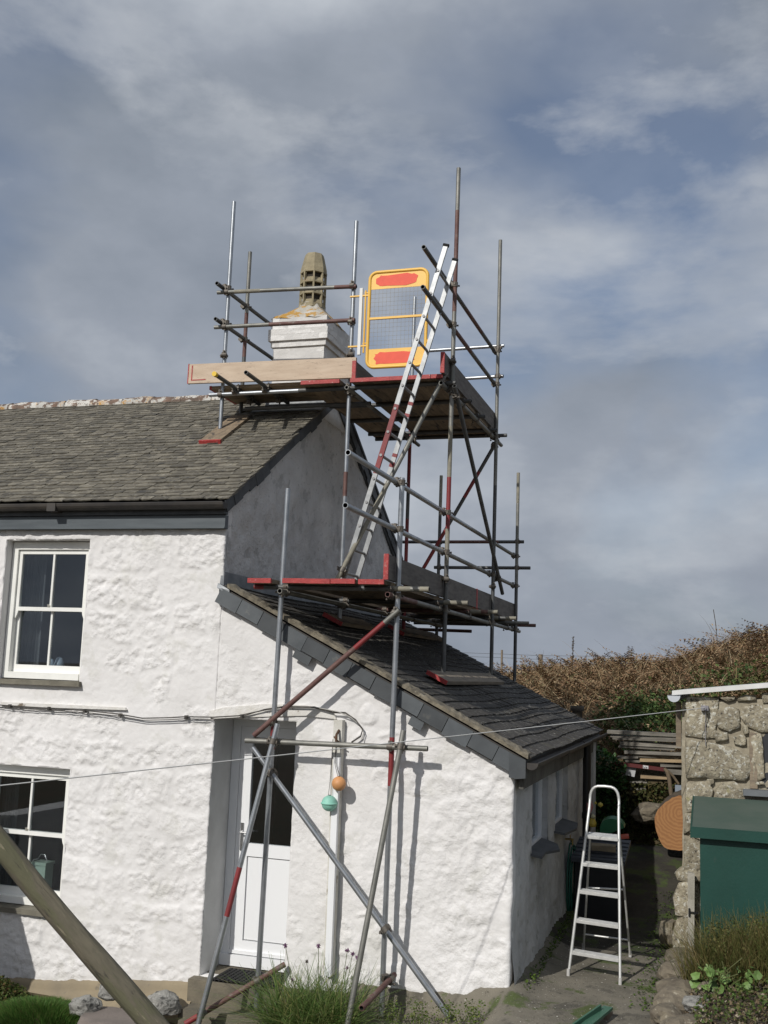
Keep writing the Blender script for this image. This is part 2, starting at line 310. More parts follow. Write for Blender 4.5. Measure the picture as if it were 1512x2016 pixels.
# side wall of the lean-to (x = 0), with two small windows
SW = [(1.0, 1.98, 1.00, 1.70), (2.52, 3.52, 1.02, 1.70)]
def h_side(U, V):
    k = sstep(.35, 0, U); h = .06*(fbm(U*3+9, V*2.2, 4)-.5)+.035*(fbm(U*13, V*9, 3, .6)-.5)
    return h*(1-k)+cornerx(V)*k-.012*np.clip(1-U/.05, 0, 1)**2+.05*sstep(.5, -.1, V)
us = cuts(.025, 5.6, .022, [w[i] for w in SW for i in (0, 1)]); vsz = cuts(-.3, 1.84, .022, [w[i] for w in SW for i in (2, 3)])
def keep_side(u, v):
    k = np.ones(len(u), bool)
    for w in SW: k &= ~hole(u, v, w)
    return k
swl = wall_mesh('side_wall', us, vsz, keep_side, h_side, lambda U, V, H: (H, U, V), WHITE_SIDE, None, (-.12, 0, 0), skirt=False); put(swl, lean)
# gable wall of the cottage above the lean-to
def gab_top(y): return np.where(y < 2.9, 4.25+.618*(y+.12), 6.12-.60*(y-2.9))-.05
us = cuts(.025, 5.8, .025, []); vsz = cuts(3.2, 6.1, .025, [])
gw = wall_mesh('gable_wall', us, vsz, lambda u, v: v < gab_top(u), lambda U, V: .05*(fbm(U*2.3, V*2.3, 4)-.5)+.045*(fbm(U*9+4, V*9, 4, .6)-.5), lambda U, V, H: (-2.89+H, U, V), GABLE, None, (-.12, 0, 0), skirt=False); put(gw, cottage)
b = MB(); b.box(-9, -2.95, 5.6, 5.8, -.6, 4.3); b.box(-9.0, -8.8, .1, 5.6, -.6, 5.0); put(b.build('rear_wall', WHITE), cottage)
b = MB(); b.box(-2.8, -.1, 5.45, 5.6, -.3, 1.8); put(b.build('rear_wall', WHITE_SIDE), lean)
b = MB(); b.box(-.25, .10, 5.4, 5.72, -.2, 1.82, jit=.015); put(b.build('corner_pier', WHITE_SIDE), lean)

# ================================================================= roofs
def slate_variants(n, w, L, th, cut, jag):
    out = []
    for i in range(n):
        hw = w/2*random.uniform(.9, 1.0); c1, c2 = random.uniform(0, cut), random.uniform(0, cut); j = [random.uniform(-jag, jag) for _ in range(3)]
        low = [(-hw, c1+j[0]), (-hw*.35, j[1]), (hw*.4, j[2]), (hw, c2+j[0])]; pts = low+[(hw, L), (-hw, L)]
        lift = lambda y: th*1.9*(1-y/L)
        V = [(x, y, lift(y)-th) for x, y in pts]+[(x, y, lift(y)) for x, y in pts]; k = len(pts)
        F = [tuple(reversed(range(k))), tuple(range(k, 2*k))]+[(q, (q+1) % k, (q+1) % k+k, q+k) for q in range(k)]
        out.append((V, F))
    return out
def lay_slates(parent_roof, variants, org, along, up, nrm, length, height, expo, w, near_key, mt, skip=lambda a, h: False, sag=None, wob=.009, nparts=300, tight=1.015, lift=.008):
    """courses of slates: the most visible ones as parts, the rest joined"""
    along, up, nrm, org = map(Vector, (along, up, nrm, org)); meshes = []
    for i, (V, F) in enumerate(variants):
        me = bpy.data.meshes.new('slate'); me.from_pydata(V, [], F); me.materials.append(mt); me.update(); fix_normals(me); meshes.append(me)
    items = []; r = 0; hh = 0.0; Ls = max(v[1] for v in variants[0][0])
    while hh < height-.05:
        a = -random.uniform(0, w); 
        while a < length:
            ww = w*random.uniform(.72, 1.28); c = a+ww/2
            if c+ww/2 > 0 and not skip(c, hh):
                if c-ww/2 < -.03 or c+ww/2 > length+.03: 
                    lo, hi = max(c-ww/2, -.02), min(c+ww/2, length+.02); c = (lo+hi)/2; ww2 = hi-lo
                else: ww2 = ww
                if ww2 > .05:
                    dz = random.uniform(0, lift)+(sag(c, hh) if sag else 0)
                    pos = org+along*c+up*(hh+random.uniform(-wob, wob))+nrm*dz
                    tw = random.uniform(-.014, .014); ca, sa = math.cos(tw), math.sin(tw)
                    ax, ay = along*ca+up*sa, up*ca-along*sa
                    sx = ww2/w*tight
                    M = Matrix((ax*sx, ay*min(1, (height-hh+.02)/Ls), nrm)).transposed().to_4x4(); M.translation = pos; items.append((near_key(pos), random.randrange(len(variants)), M))
            a += ww
        hh += expo*random.uniform(.93, 1.07)
    items.sort(key=lambda t: t[0])
    for k, vi, M in items[:nparts]:
        o = bpy.data.objects.new('slate', meshes[vi]); COL.objects.link(o); o.parent = parent_roof; o.matrix_parent_inverse = parent_roof.matrix_world.inverted(); o.matrix_basis = M
    b = MB()
    for k, vi, M in items[nparts:]: b.add([M @ Vector(v) for v in variants[vi][0]], variants[vi][1])
    me = bpy.data.meshes.new('slates'); me.from_pydata(b.v, [], b.f); me.materials.append(mt); me.update()
    o = link('slates', me, parent_roof); o.matrix_parent_inverse = parent_roof.matrix_world.inverted(); tag(o, kind='stuff')
    return len(items)
CAMP = cam.matrix_world.translation
def inframe(p):
    d = p-CAMP; z = d.dot(CF); x = 756+2100*d.dot(CR)/z; y = 1008-2100*d.dot(CU)/z
    return -10 < x < 1520 and -10 < y < 2030
def nearkey(p): return (p-CAMP).length+(0 if inframe(p) else 100)
# cottage roof
a1 = math.atan(.618); UPF = Vector((0, math.cos(a1), math.sin(a1))); NF = Vector((0, -math.sin(a1), math.cos(a1)))
b = MB()
b.prism([(-9, -.10, 4.225), (-9, 2.9, 6.08), (-9, 5.95, 4.25), (-9, 5.95, 4.15), (-9, 2.9, 5.98), (-9, -.10, 4.12)], (6.14, 0, 0))
roof = put(b.build('roof', VERGE_D), cottage)
bpy.context.view_layer.update()
sv = slate_variants(9, .175, .24, .0125, .024, .009)
lay_slates(roof, sv, (-9, -.15, 4.245), (1, 0, 0), UPF, NF, 6.17, 3.55, .092, .175, nearkey, SLATE, skip=lambda a, h: a < .3 or (-9+a > -3.62 and h > 2.98))
# ridge tiles
x = -9.0
while x < -3.75:
    b = MB(); L = .44; n = 8
    prof = [(math.cos(t)*.13, math.sin(t)*.10) for t in np.linspace(-.35, math.pi+.35, n)]
    vs = []
    for k in range(4): vs += [(x+L*k/3, 2.9+p*(1+random.uniform(-.06, .06)), 6.085+q*(1+random.uniform(-.16, .18))) for p, q in prof]
    b.add(vs, [(k*n+i, k*n+i+1, (k+1)*n+i+1, (k+1)*n+i) for k in range(3) for i in range(n-1)], 0, True)
    o = b.build('ridge_tile', RIDGE); o.parent = roof; o.matrix_parent_inverse = roof.matrix_world.inverted(); x += L+.004
# verge slates on the gable, front and back slopes
def verge_run(p0, p1, n, depth, off, mt, parent, th=.011, down=Vector((0, 0, -1)), gap=.004, extra=None, jit=.015):
    p0, p1 = Vector(p0), Vector(p1); d = (p1-p0)/n
    for i in range(n):
        b = MB(); dep = depth+random.uniform(-jit, jit); nn = off*th
        s = p0+d*i+d*gap+Vector(off)*random.uniform(0, .006)
        b.obox(s, d*(1-2*gap/1.0), down*dep, Vector(off).normalized()*th)
        o = b.build('verge_slate', mt); o.parent = parent; o.matrix_parent_inverse = parent.matrix_world.inverted()
OFFX = Vector((1, 0, 0)); dn = (UPF.cross(Vector((1, 0, 0)))).normalized()
dn = Vector((0, math.sin(a1), -math.cos(a1)))
verge_run((-2.855, -.14, 4.245), (-2.855, 2.44, 5.84), 16, .12, OFFX, VERGE_D, roof, down=dn, jit=.03)
dnb = Vector((0, -math.sin(.54), -math.cos(.54)))
verge_run((-2.855, 3.35, 5.87), (-2.855, 5.95, 4.33), 15, .13, OFFX, VERGE_D, roof, down=dnb, jit=.03)
b = MB(); b.obox((-2.88, 3.3, 5.93), (.05, 0, 0), Vector((0, 2.66, -1.60)), (0, .02, .035)); o = b.build('rear_verge_edge', VERGE_D); o.parent = roof; o.matrix_parent_inverse = roof.matrix_world.inverted()
# lead flashing where the chimney meets the front slope
b = MB(); b.obox((-3.72, 2.22, 5.735), (.92, 0, .0), UPF*.20, NF*.018, jit=.006); b.obox((-3.62, 2.385, 5.80), (.78, 0, 0), (0, .012, 0), (0, 0, .13)); put(b.build('lead_flashing', LEAD), cottage)
# eaves: gutter, fascia boards
b = MB(); n = 9; R = .058
pr = [(-.155-R*math.cos(t), 4.225-R*math.sin(t)*1.1) for t in np.linspace(0, math.pi, n)]; pr2 = [(y*1.0+(.006 if i == 0 else (-.006 if i == n-1 else 0)), z+.007) for i, (y, z) in enumerate(pr)]
for x0, x1, s in ((-9, -4.75, 1), (-4.75, -2.84, 1.0)):
    P = [(x0, y, z) for y, z in pr]+[(x0, y, z) for y, z in reversed(pr2)]; b.prism(P, (x1-x0-.004, 0, 0))
b.box(-4.80, -4.70, -.222, -.09, 4.150, 4.232); b.prism([(-2.842, y, z) for y, z in pr], (.006, 0, 0))
put(b.build('gutter', GUTTER), cottage)
b = MB(); b.box(-9, -2.862, -.075, -.03, 4.125, 4.16); b.box(-9, -2.858, -.092, -.045, 4.13, 4.142); put(b.build('soffit_board', FASCIA), cottage)
b = MB(); b.box(-9, -2.87, -.07, .0, 3.985, 4.118); b.box(-9, -2.868, -.085, -.06, 3.985, 4.0); put(b.build('fascia_board', FASCIA), cottage)
# lean-to roof
a2 = math.atan(.4916); UPL = Vector((-math.cos(a2), 0, math.sin(a2))); NL = Vector((math.sin(a2), 0, math.cos(a2)))
b = MB(); P = [(.10, -.05, 1.955), (-2.9, -.05, 3.43), (-2.9, -.05, 3.33), (.10, -.05, 1.86)]; b.prism(P, (0, 6.0, 0)); lroof = put(b.build('roof', VERGE_D), lean)
bpy.context.view_layer.update()
sv2 = slate_variants(9, .27, .30, .0145, .005, .006)
lay_slates(lroof, sv2, (.15, -.03, 1.955), (0, 1, 0), UPL, NL, 6.0, 3.32, .135, .26, nearkey, SLATE_W, sag=lambda c, h: .012*math.sin(c*2.1+h*.6), wob=.003, tight=1.05, lift=.002)
# rough mortar bed along the front verge
b = MB(); k = 90; vs = []
for i in range(k+1):
    t = i/k; p = Vector((.135, 0, 1.985)).lerp(Vector((-2.80, 0, 3.43)), t); j = lambda s=.010: random.uniform(-s, s)
    vs += [p+Vector((0, -.088+j(.006), -.022)), p+Vector((0, -.088+j(), .014+j(.006))), p+Vector((0, -.01+j(.02), .028+j(.010))), p+Vector((0, .075+j(.03), .022+j(.006))), p+Vector((0, .09, -.035))]
b.add(vs, [(i*5+q, i*5+q+1, i*5+5+q+1, i*5+5+q) for i in range(k) for q in range(4)]+[(4, 3, 2, 1, 0), tuple(k*5+q for q in range(5))]); put(b.build('verge_mortar', MORTAR), lean)
verge_run((.11, -.070, 1.945), (-2.86, -.070, 3.405), 13, .146, Vector((0, -1, 0)), VERGE, lroof, th=.012, down=Vector((-math.sin(a2), 0, -math.cos(a2))), gap=.012, jit=.012)
b = MB(); b.obox((.11, -.058, 1.955), Vector((-2.97, 0, 1.46)), Vector((-math.sin(a2), 0, -math.cos(a2)))*.155, (0, .03, 0)); put(b.build('verge_backing', GUTTER), lean)
for (px, pz, sc) in ((-1.90, 2.765, .95), (-.80, 2.225, .7)):
    b = MB(); b.obox((px, -.062, pz), Vector((-.17*sc, 0, .083*sc)), Vector((-.035, 0, -.075)), (0, -.012, 0)); o = b.build('slipped_slate', VERGE); o.parent = lroof; o.matrix_parent_inverse = lroof.matrix_world.inverted()
b = MB(); b.prism([(.115, -.085, 1.955), (-.03, -.085, 2.01), (-.03, -.085, 1.80), (.03, -.085, 1.79), (.115, -.085, 1.80)], (0, .10, 0)); put(b.build('eaves_box_end', VERGE), lean)
b = MB(); R = .06
pr = [(.16+R*math.cos(t), 1.93-R*math.sin(t)) for t in np.linspace(0, math.pi, 9)]; pr2 = [(x+(-.006 if i == 0 else (.006 if i == 8 else 0)), z+.007) for i, (x, z) in enumerate(pr)]
for y0, y1, dz in ((-.06, 2.0, 0), (2.0, 4.1, -.006), (4.1, 5.98, .004)): b.prism([(x, y0, z+dz) for x, z in pr]+[(x, y0, z+dz) for x, z in reversed(pr2)], (0, y1-y0-.003, 0))
b.prism([(x, -.062, z) for x, z in pr], (0, .006, 0))
put(b.build('gutter', GUTTER), lean)
b = MB()
for y0, y1 in ((.02, 1.35), (1.355, 2.9), (2.905, 4.4), (4.405, 5.9)): b.box(.045, .085, y0, y1, 1.70, 1.87, jit=.004)
put(b.build('fascia_board', mat('stained_fascia', (.06, .058, .05), (.12, .115, .10), 4, .8, bump=.3)), lean)
# lead upstand between gable and lean-to roof
b = MB(); b.obox((-2.868, -.05, 3.43), (0, 5.9, 0), (.012, 0, 0), (0, 0, .13), jit=.004); b.obox((-2.905, -.085, 3.40), (.13, 0, -.064), (0, .085, 0), (0, 0, .05), jit=.005); b.obox((-2.90, -.045, 3.44), (.035, 0, 0), (0, .06, 0), (.008, 0, .09), jit=.004)
put(b.build('lead_flashing', LEAD), lean)
# soil pipe on the side wall
b = MB(); b.cyl((.115, 4.45, -.05), (.115, 4.45, 1.86), .052, 14); b.cyl((.115, 4.45, .95), (.115, 4.45, 1.02), .06, 14); put(b.build('downpipe', BLACKPL), lean)

# ================================================================= chimney
BRICKW = mat('painted_brick', (.76, .75, .73), (.68, .67, .65), 4, .9, bump=.8, bscale=25, bdist=.015, rand=.03, spots=[((.36, .35, .32), 8, .66, .5)])
FLAUNCH = mat('lichen_mortar', (.52, .50, .45), (.36, .34, .29), 5, .95, bump=.8, bscale=25, spots=[((.42, .22, .02), 5.5, .49, .9), ((.14, .13, .11), 9, .62, .7)])
POTM = mat('clay_pot', (.36, .31, .20), (.25, .215, .14), 7, .9, bump=.4, bscale=30, spots=[((.32, .19, .12), 6, .64, .6), ((.09, .09, .06), 5, .6, .6)])
CX0, CX1, CY0, CY1 = -3.56, -2.88, 2.40, 3.34
b = MB(); b.box(CX0+.003, CX1-.003, CY0+.003, CY1-.003, 5.7, 7.0); chim = put(b.build('chimney', mat('chimney_joint', (.68, .67, .65), (.56, .55, .53), 6, .95, bump=.5)), cottage)
bpy.context.view_layer.update()
def under(o, par): o.parent = par; o.matrix_parent_inverse = par.matrix_world.inverted(); return o
z = 5.78; row = 0; hb = .075
def course(x0, x1, y0, y1, z, h, row):
    L = .225; e = .0016
    def run(a, c, fixed, axis, out):
        s = a-(L/2 if row % 2 else 0)
        while s < c-.01:
            p, q = max(s, a), min(s+L, c)
            if q-p > .03:
                b = MB(); j = random.uniform(-.0135, -.010)
                if axis == 'x': b.box(p+e, q-e, fixed-(.02+j if out < 0 else 0), fixed+(.02+j if out > 0 else 0)+(.0), z+e, z+h-e, jit=.0025)
                else: b.box(fixed-(.0), fixed+.02+j, p+e, q-e, z+e, z+h-e, jit=.003)
                under(b.build('brick', BRICKW), chim)
            s += L
    run(x0, x1, y0+.012, 'x', -1); run(y0, y1, x1-.012, 'y', 1)
while z < 6.97:
    ex = 0 if z < 6.60 else (.025 if z < 6.66 else .055 if z < 6.83 else .03)
    if ex:
        b = MB(); b.box(CX0-ex, CX1+ex-.004, CY0-ex+.004, CY1+ex, z, z+hb-.001); under(b.build('corbel_course', MATS['chimney_joint']), chim)
    course(CX0-ex, CX1+ex, CY0-ex, CY1+ex, z, hb, row); z += hb; row += 1
ztop = z
b = MB(); pc = Vector(((CX0+CX1)/2+.03, (CY0+CY1)/2-.16, 0)); rings = []; n = 28
for k, (t, zz) in enumerate(((0, ztop-.01), (.12, ztop+.03), (.45, ztop+.11), (.8, ztop+.19), (1, ztop+.25))):
    for i in range(n):
        a = 2*math.pi*i/n+.1; c, s = math.cos(a), math.sin(a); q = max(abs(c), abs(s)); sx = (CX1-CX0)/2+.03; sy = (CY1-CY0)/2+.03
        sq = Vector(((CX0+CX1)/2+c/q*sx, (CY0+CY1)/2+s/q*sy, zz)); ro = Vector((pc.x+c*.15, pc.y+s*.15, zz)); p = sq.lerp(ro, min(1, t*1.15)); rings.append(p+Vector([random.uniform(-.012, .012) for _ in range(3)]))
b.add(rings, [(k*n+i, k*n+(i+1) % n, (k+1)*n+(i+1) % n, (k+1)*n+i) for k in range(4) for i in range(n)], 0, True); b.add(rings[-n:], [tuple(range(n))]); under(b.build('mortar_flaunching', FLAUNCH), chim)
# octagonal louvred pot
def ring(r, z, n=8): return [pc+Vector((math.cos(2*math.pi*i/n+math.pi/8)*r, math.sin(2*math.pi*i/n+math.pi/8)*r, z)) for i in range(n)]
b = MB(); z0 = ztop+.20
def band(r1, z1, r2, z2, mi=0): b.add(ring(r1, z1)+ring(r2, z2), [(i, (i+1) % 8, 8+(i+1) % 8, 8+i) for i in range(8)], mi)
band(.125, z0, .125, z0+.62, 1)                                        # dark inner flue
for (za, zb) in ((0, .05), (.175, .195), (.325, .345), (.465, .49)): 
    band(.172, z0+za, .172, z0+zb); b.add(ring(.172, z0+zb)+ring(.12, z0+zb+.01), [(i, (i+1) % 8, 8+(i+1) % 8, 8+i) for i in range(8)]); b.add(ring(.172, z0+za)+ring(.12, z0+za), [(8+i, 8+(i+1) % 8, (i+1) % 8, i) for i in range(8)])
for za in (.05, .195, .345):                                                   # louvre hoods slope inwards
    band(.160, z0+za, .128, z0+za+.06)
for i in range(8):
    a = 2*math.pi*i/8+math.pi/8; d = Vector((math.cos(a), math.sin(a), 0)); t = Vector((-d.y, d.x, 0))
    b.obox(pc+d*.135-t*.011+Vector((0, 0, z0)), d*.034, t*.022, (0, 0, .49))
band(.168, z0+.485, .165, z0+.53); band(.165, z0+.53, .128, z0+.69); band(.128, z0+.69, .115, z0+.73); b.add(ring(.115, z0+.73)+ring(.07, z0+.73), [(i, (i+1) % 8, 8+(i+1) % 8, 8+i) for i in range(8)]); b.add(ring(.07, z0+.72), [tuple(range(8))], 1)
under(b.build('chimney_pot', [POTM, mat('soot', (.05, .043, .034), rough=1)]), chim)

# ================================================================= sash windows and doors
def sash_window(W, par, sillm, y0=.10, room=None):
    x0, x1, z0, z1 = W; 
    b = MB(); b.box(x0-.01, x0+.004, .0, .30, z0, z1); b.box(x1-.004, x1+.01, .0, .30, z0, z1); b.box(x0, x1, .0, .30, z1-.004, z1+.01); b.box(x0, x1, 0, .30, z0-.01, z0+.004); put(b.build('window_reveal', WHITE), par)
    b = MB(); f = .078; zb = z0+.085
    b.box(x0+.012, x0+f, y0, y0+.12, z0+.02, z1-.012); b.box(x1-f, x1-.012, y0, y0+.12, z0+.02, z1-.012); b.box(x0+f, x1-f, y0, y0+.12, z1-f-.012, z1-.012); b.box(x0+f, x1-f, y0-.012, y0+.12, z0+.02, zb)
    win = put(b.build('window', JOINERY), par); bpy.context.view_layer.update()
    a, c = x0+f, x1-f; zm = (zb+z1-f)/2+.01
    for k, (za, zc, yy) in enumerate(((zb, zm+.02, y0+.065), (zm-.02, z1-f-.012, y0+.025))):
        b = MB(); s = .042; bot = .075 if k == 0 else .04; g0, g1 = za+bot, zc-(.04 if k == 0 else .045); xm = (a+c)/2
        b.box(a+.003, a+s, yy, yy+.04, za, zc-.003); b.box(c-s, c-.003, yy, yy+.04, za, zc-.003); b.box(a+s, c-s, yy, yy+.04, za, g0); b.box(a+s, c-s, yy, yy+.04, g1, zc-.003); b.box(xm-.011, xm+.011, yy+.004, yy+.036, g0, g1)
        if k == 1:
            for xx, d in ((a+.003, 1), (c-.003, -1)): b.prism([(xx, yy, za), (xx+d*.038, yy, za), (xx+d*.03, yy, za-.035), (xx+d*.012, yy, za-.075), (xx, yy, za-.08)], (0, .03, 0))
        under(b.build('sash', JOINERY), win)
        for p, q in ((a+s, xm-.011), (xm+.011, c-s)):
            b = MB(); b.box(p-.004, q+.004, yy+.018, yy+.022, g0-.004, g1+.004); under(b.build('pane', glass_mat()), win)
    b = MB(); b.box((a+c)/2-.03, (a+c)/2+.0, y0+.02, y0+.05, zm+.022, zm+.04); b.box((a+c)/2-.04, (a+c)/2-.01, y0+.03, y0+.04, zm+.04, zm+.05); under(b.build('sash_lock', mat('lock_metal', (.5, .48, .42), rough=.35, metal=.8)), win)
    b = MB(); b.box(x0-.05, x1+.03, -.055, .16, z0-.035, z0+.012, jit=.006); under(b.build('sill', sillm), win)
    # the room behind the glass
    b = MB(); d = 1.8
    b.box(x0-.8, x1+.8, .26+d, .3+d, z0-.6, z1+.5); b.box(x0-.84, x0-.8, .31, .3+d, z0-.6, z1+.5); b.box(x1+.8, x1+.84, .31, .3+d, z0-.6, z1+.5); b.box(x0-.8, x1+.8, .31, .3+d, z1+.46, z1+.5); b.box(x0-.8, x1+.8, .31, .3+d, z0-.64, z0-.6)
    b.box(x0-.8, x0, .24, .31, z0-.6, z1+.5); b.box(x1, x1+.8, .24, .31, z0-.6, z1+.5); b.box(x0, x1, .301, .33, z1, z1+.5); b.box(x0, x1, .301, .33, z0-.6, z0)
    put(b.build('room', room or DARKROOM), par)
    b = MB(); b.box(x0+.04, x1-.04, y0+.13, .42, zb-.03, zb); put(b.build('window_board', JOINERY), par)
    return win
SILL = mat('slate_sill', (.20, .185, .145), (.12, .11, .085), 6, .85, bump=.5, bscale=30)
sash_window(UW, cottage, SILL, room=LIGHTROOM); sash_window(LW, cottage, SILL)
# front door in its deep reveal
b = MB(); b.box(DO[0]-.012, DO[0]+.002, .005, .52, DO[2]-.1, DO[3]+.02); b.box(DO[1]-.002, DO[1]+.012, .005, .40, DO[2]-.1, DO[3]+.02); b.box(DO[0], DO[1], .005, .52, DO[3]-.002, DO[3]+.012); put(b.build('door_reveal', REVEAL), lean)
b = MB(); Y = .42; b.box(-2.885, -2.80, Y, Y+.07, -.16, 2.16); b.box(-2.80, -1.90, Y, Y+.07, 2.08, 2.16); b.box(-1.97, -1.90, Y, Y+.07, -.16, 2.08); b.box(-2.885, -1.90, Y-.03, Y+.07, -.16, -.06); dfr = put(b.build('door_frame', UPVC), lean); bpy.context.view_layer.update()
b = MB(); X0, X1 = -2.797, -1.973
b.box(X0, X0+.125, Y+.01, Y+.06, -.055, 2.077); b.box(X1-.125, X1, Y+.01, Y+.06, -.055, 2.077); b.box(X0+.125, X1-.125, Y+.01, Y+.06, 1.98, 2.077); b.box(X0+.125, X1-.125, Y+.01, Y+.06, .85, .97); b.box(X0+.125, X1-.125, Y+.01, Y+.06, -.055, .07)
b.box(X0+.135, X1-.135, Y+.022, Y+.05, .08, .84); b.box(X0, X1, Y-.012, Y+.009, -.05, -.02)
door = under(b.build('door', UPVC), dfr); bpy.context.view_layer.update()
b = MB(); b.box(X0+.12, X1-.12, Y+.03, Y+.036, .965, 1.985); under(b.build('pane', glass_mat()), lean); 
b = MB(); b.box(X0+.05, X0+.078, Y-.002, Y+.012, .90, 1.16); b.cyl((X0+.064, Y, 1.075), (X0+.064, Y-.045, 1.075), .008, 8); b.cyl((X0+.064, Y-.045, 1.075), (X0+.18, Y-.045, 1.075), .008, 8); b.box(X0+.058, X0+.07, Y-.006, Y, .94, .97); under(b.build('door_handle', mat('handle_chrome', (.6, .6, .6), rough=.25, metal=1)), lean)
b = MB(); b.box(-2.9, -1.8, 1.6, 1.64, -.2, 2.3); b.box(-3.2, -3.16, .5, 1.6, -.2, 2.3); b.box(-1.6, -1.56, .5, 1.6, -.2, 2.3); b.box(-3.2, -1.56, .5, 1.64, 2.26, 2.3); b.box(-3.2, -1.56, .5, 1.64, -.2, -.17); put(b.build('hall', DARKROOM), lean)
# side-wall windows: white frames in deep reveals, slate sills
for i, (y0, y1, z0, z1) in enumerate(SW):
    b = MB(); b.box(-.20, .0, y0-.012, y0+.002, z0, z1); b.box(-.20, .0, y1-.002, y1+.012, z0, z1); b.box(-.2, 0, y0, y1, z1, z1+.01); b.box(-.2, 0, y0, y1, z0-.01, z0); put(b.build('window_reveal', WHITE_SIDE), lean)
    b = MB(); b.box(-.12, -.06, y0, y0+.05, z0, z1); b.box(-.12, -.06, y1-.05, y1, z0, z1); b.box(-.12, -.06, y0+.05, y1-.05, z0, z0+.05); b.box(-.12, -.06, y0+.05, y1-.05, z1-.05, z1); w = put(b.build('side_window', UPVC), lean); bpy.context.view_layer.update()
    b = MB(); b.box(-.095, -.09, y0+.045, y1-.045, z0+.045, z1-.045); under(b.build('pane', glass_mat()), w)
    b = MB(); b.box(-.6, -.58, y0-.2, y1+.2, z0-.2, z1+.05); under(b.build('room_back', DARKROOM), w)
    b = MB(); P = [(-.06, y0-.03, z0), (.11, y0+.0, z0-.03), (.17, (y0+y1)/2, z0-.034), (.13, y1-.05, z0-.03), (-.06, y1+.03, z0)] if i else [(-.06, y0-.03, z0), (.10, y0, z0-.03), (.09, y0+.3, z0-.03), (.19, y0+.55, z0-.035), (.12, y1-.1, z0-.03), (-.06, y1+.03, z0)]
    b.prism(P, (0, 0, .024)); under(b.build('sill', mat('dark_sill', (.06, .066, .075), (.10, .105, .11), 6, .6)), w)
# ================================================================= scaffold
GALV = mat('galvanised', (.30, .32, .34), (.42, .44, .46), 5, .38, metal=.75, bump=.06, bscale=60, spots=[((.20, .21, .22), 3, .6, .6)])
OLDG = mat('dull_galvanised', (.17, .17, .155), (.26, .255, .23), 6, .55, metal=.5, bump=.1, bscale=60, spots=[((.10, .07, .05), 7, .66, .6)])
DARKT = mat('grimy_steel', (.075, .078, .08), (.13, .13, .125), 5, .55, metal=.4, bump=.1, bscale=50)
DUST = mat('cement_dusted_steel', (.30, .28, .22), (.20, .19, .155), 9, .75, metal=.15, spots=[((.09, .085, .075), 6, .62, .7)])
REDT = mat('red_painted_steel', (.25, .030, .032), (.17, .025, .027), 5, .5, bump=.08, bscale=50, spots=[((.30, .22, .20), 16, .70, .7)])
MAROON = mat('faded_maroon_steel', (.115, .055, .05), (.17, .10, .085), 7, .65, metal=.2, spots=[((.22, .20, .18), 10, .60, .6)])
COUP = mat('coupler_steel', (.10, .085, .07), (.19, .175, .155), 20, .6, metal=.6, bump=.2)
HOLLOW = mat('tube_bore', (.012, .012, .012), rough=.9)
TM = {'g': GALV, 'o': OLDG, 'd': DARKT, 'c': DUST, 'r': REDT, 'm': MAROON}
YCAP = mat('yellow_cap', (.75, .50, .03), rough=.5)
scaf = thing('scaffold', 'tube scaffold tower climbing from the front door over both roofs to the chimney', 'scaffold', (-1.6, -.17, -.3))
R0 = .0242
def tube(name, p, q, segs='g', n=14, capend=None):
    """hollow steel tube; segs: material letter, or list of (fraction, letter)"""
    p, q = Vector(p), Vector(q); segs = [(1, segs)] if isinstance(segs, str) else segs
    used = []; b = MB(); d = (q-p).normalized(); a = d.orthogonal().normalized(); c = d.cross(a); L = (q-p).length
    ringv = lambda t, r: [p.lerp(q, t)+(a*math.cos(2*math.pi*i/n)+c*math.sin(2*math.pi*i/n))*r for i in range(n)]
    t0 = 0
    for t1, k in segs:
        if k not in used: used.append(k)
        vs = ringv(t0, R0)+ringv(t1, R0); b.add(vs, [(i, (i+1) % n, n+(i+1) % n, n+i) for i in range(n)], used.index(k), True); t0 = t1
    mi = len(used); dep = min(.25, .4*L)/L; ri = R0-.005
    for t, ti, k in ((0, dep, used.index(segs[0][1])), (1, 1-dep, used.index(segs[-1][1]))):
        b.add(ringv(t, R0)+ringv(t, ri), [(i, (i+1) % n, n+(i+1) % n, n+i) for i in range(n)], k)
        b.add(ringv(t, ri)+ringv(ti, ri), [(i, (i+1) % n, n+(i+1) % n, n+i) for i in range(n)], mi, True); b.add(ringv(ti, ri), [tuple(range(n))], mi)
    o = b.build(name, [TM[k] for k in used]+[HOLLOW]); put(o, scaf); o['axis'] = tuple(d); o['p'] = tuple(p)
    if capend is not None:
        e = p if capend == 0 else q; cb = MB(); s = -d if capend == 0 else d; cb.cyl(e-s*.04, e+s*.012, R0+.004, n); under(cb.build('end_cap', YCAP), o)
    return o
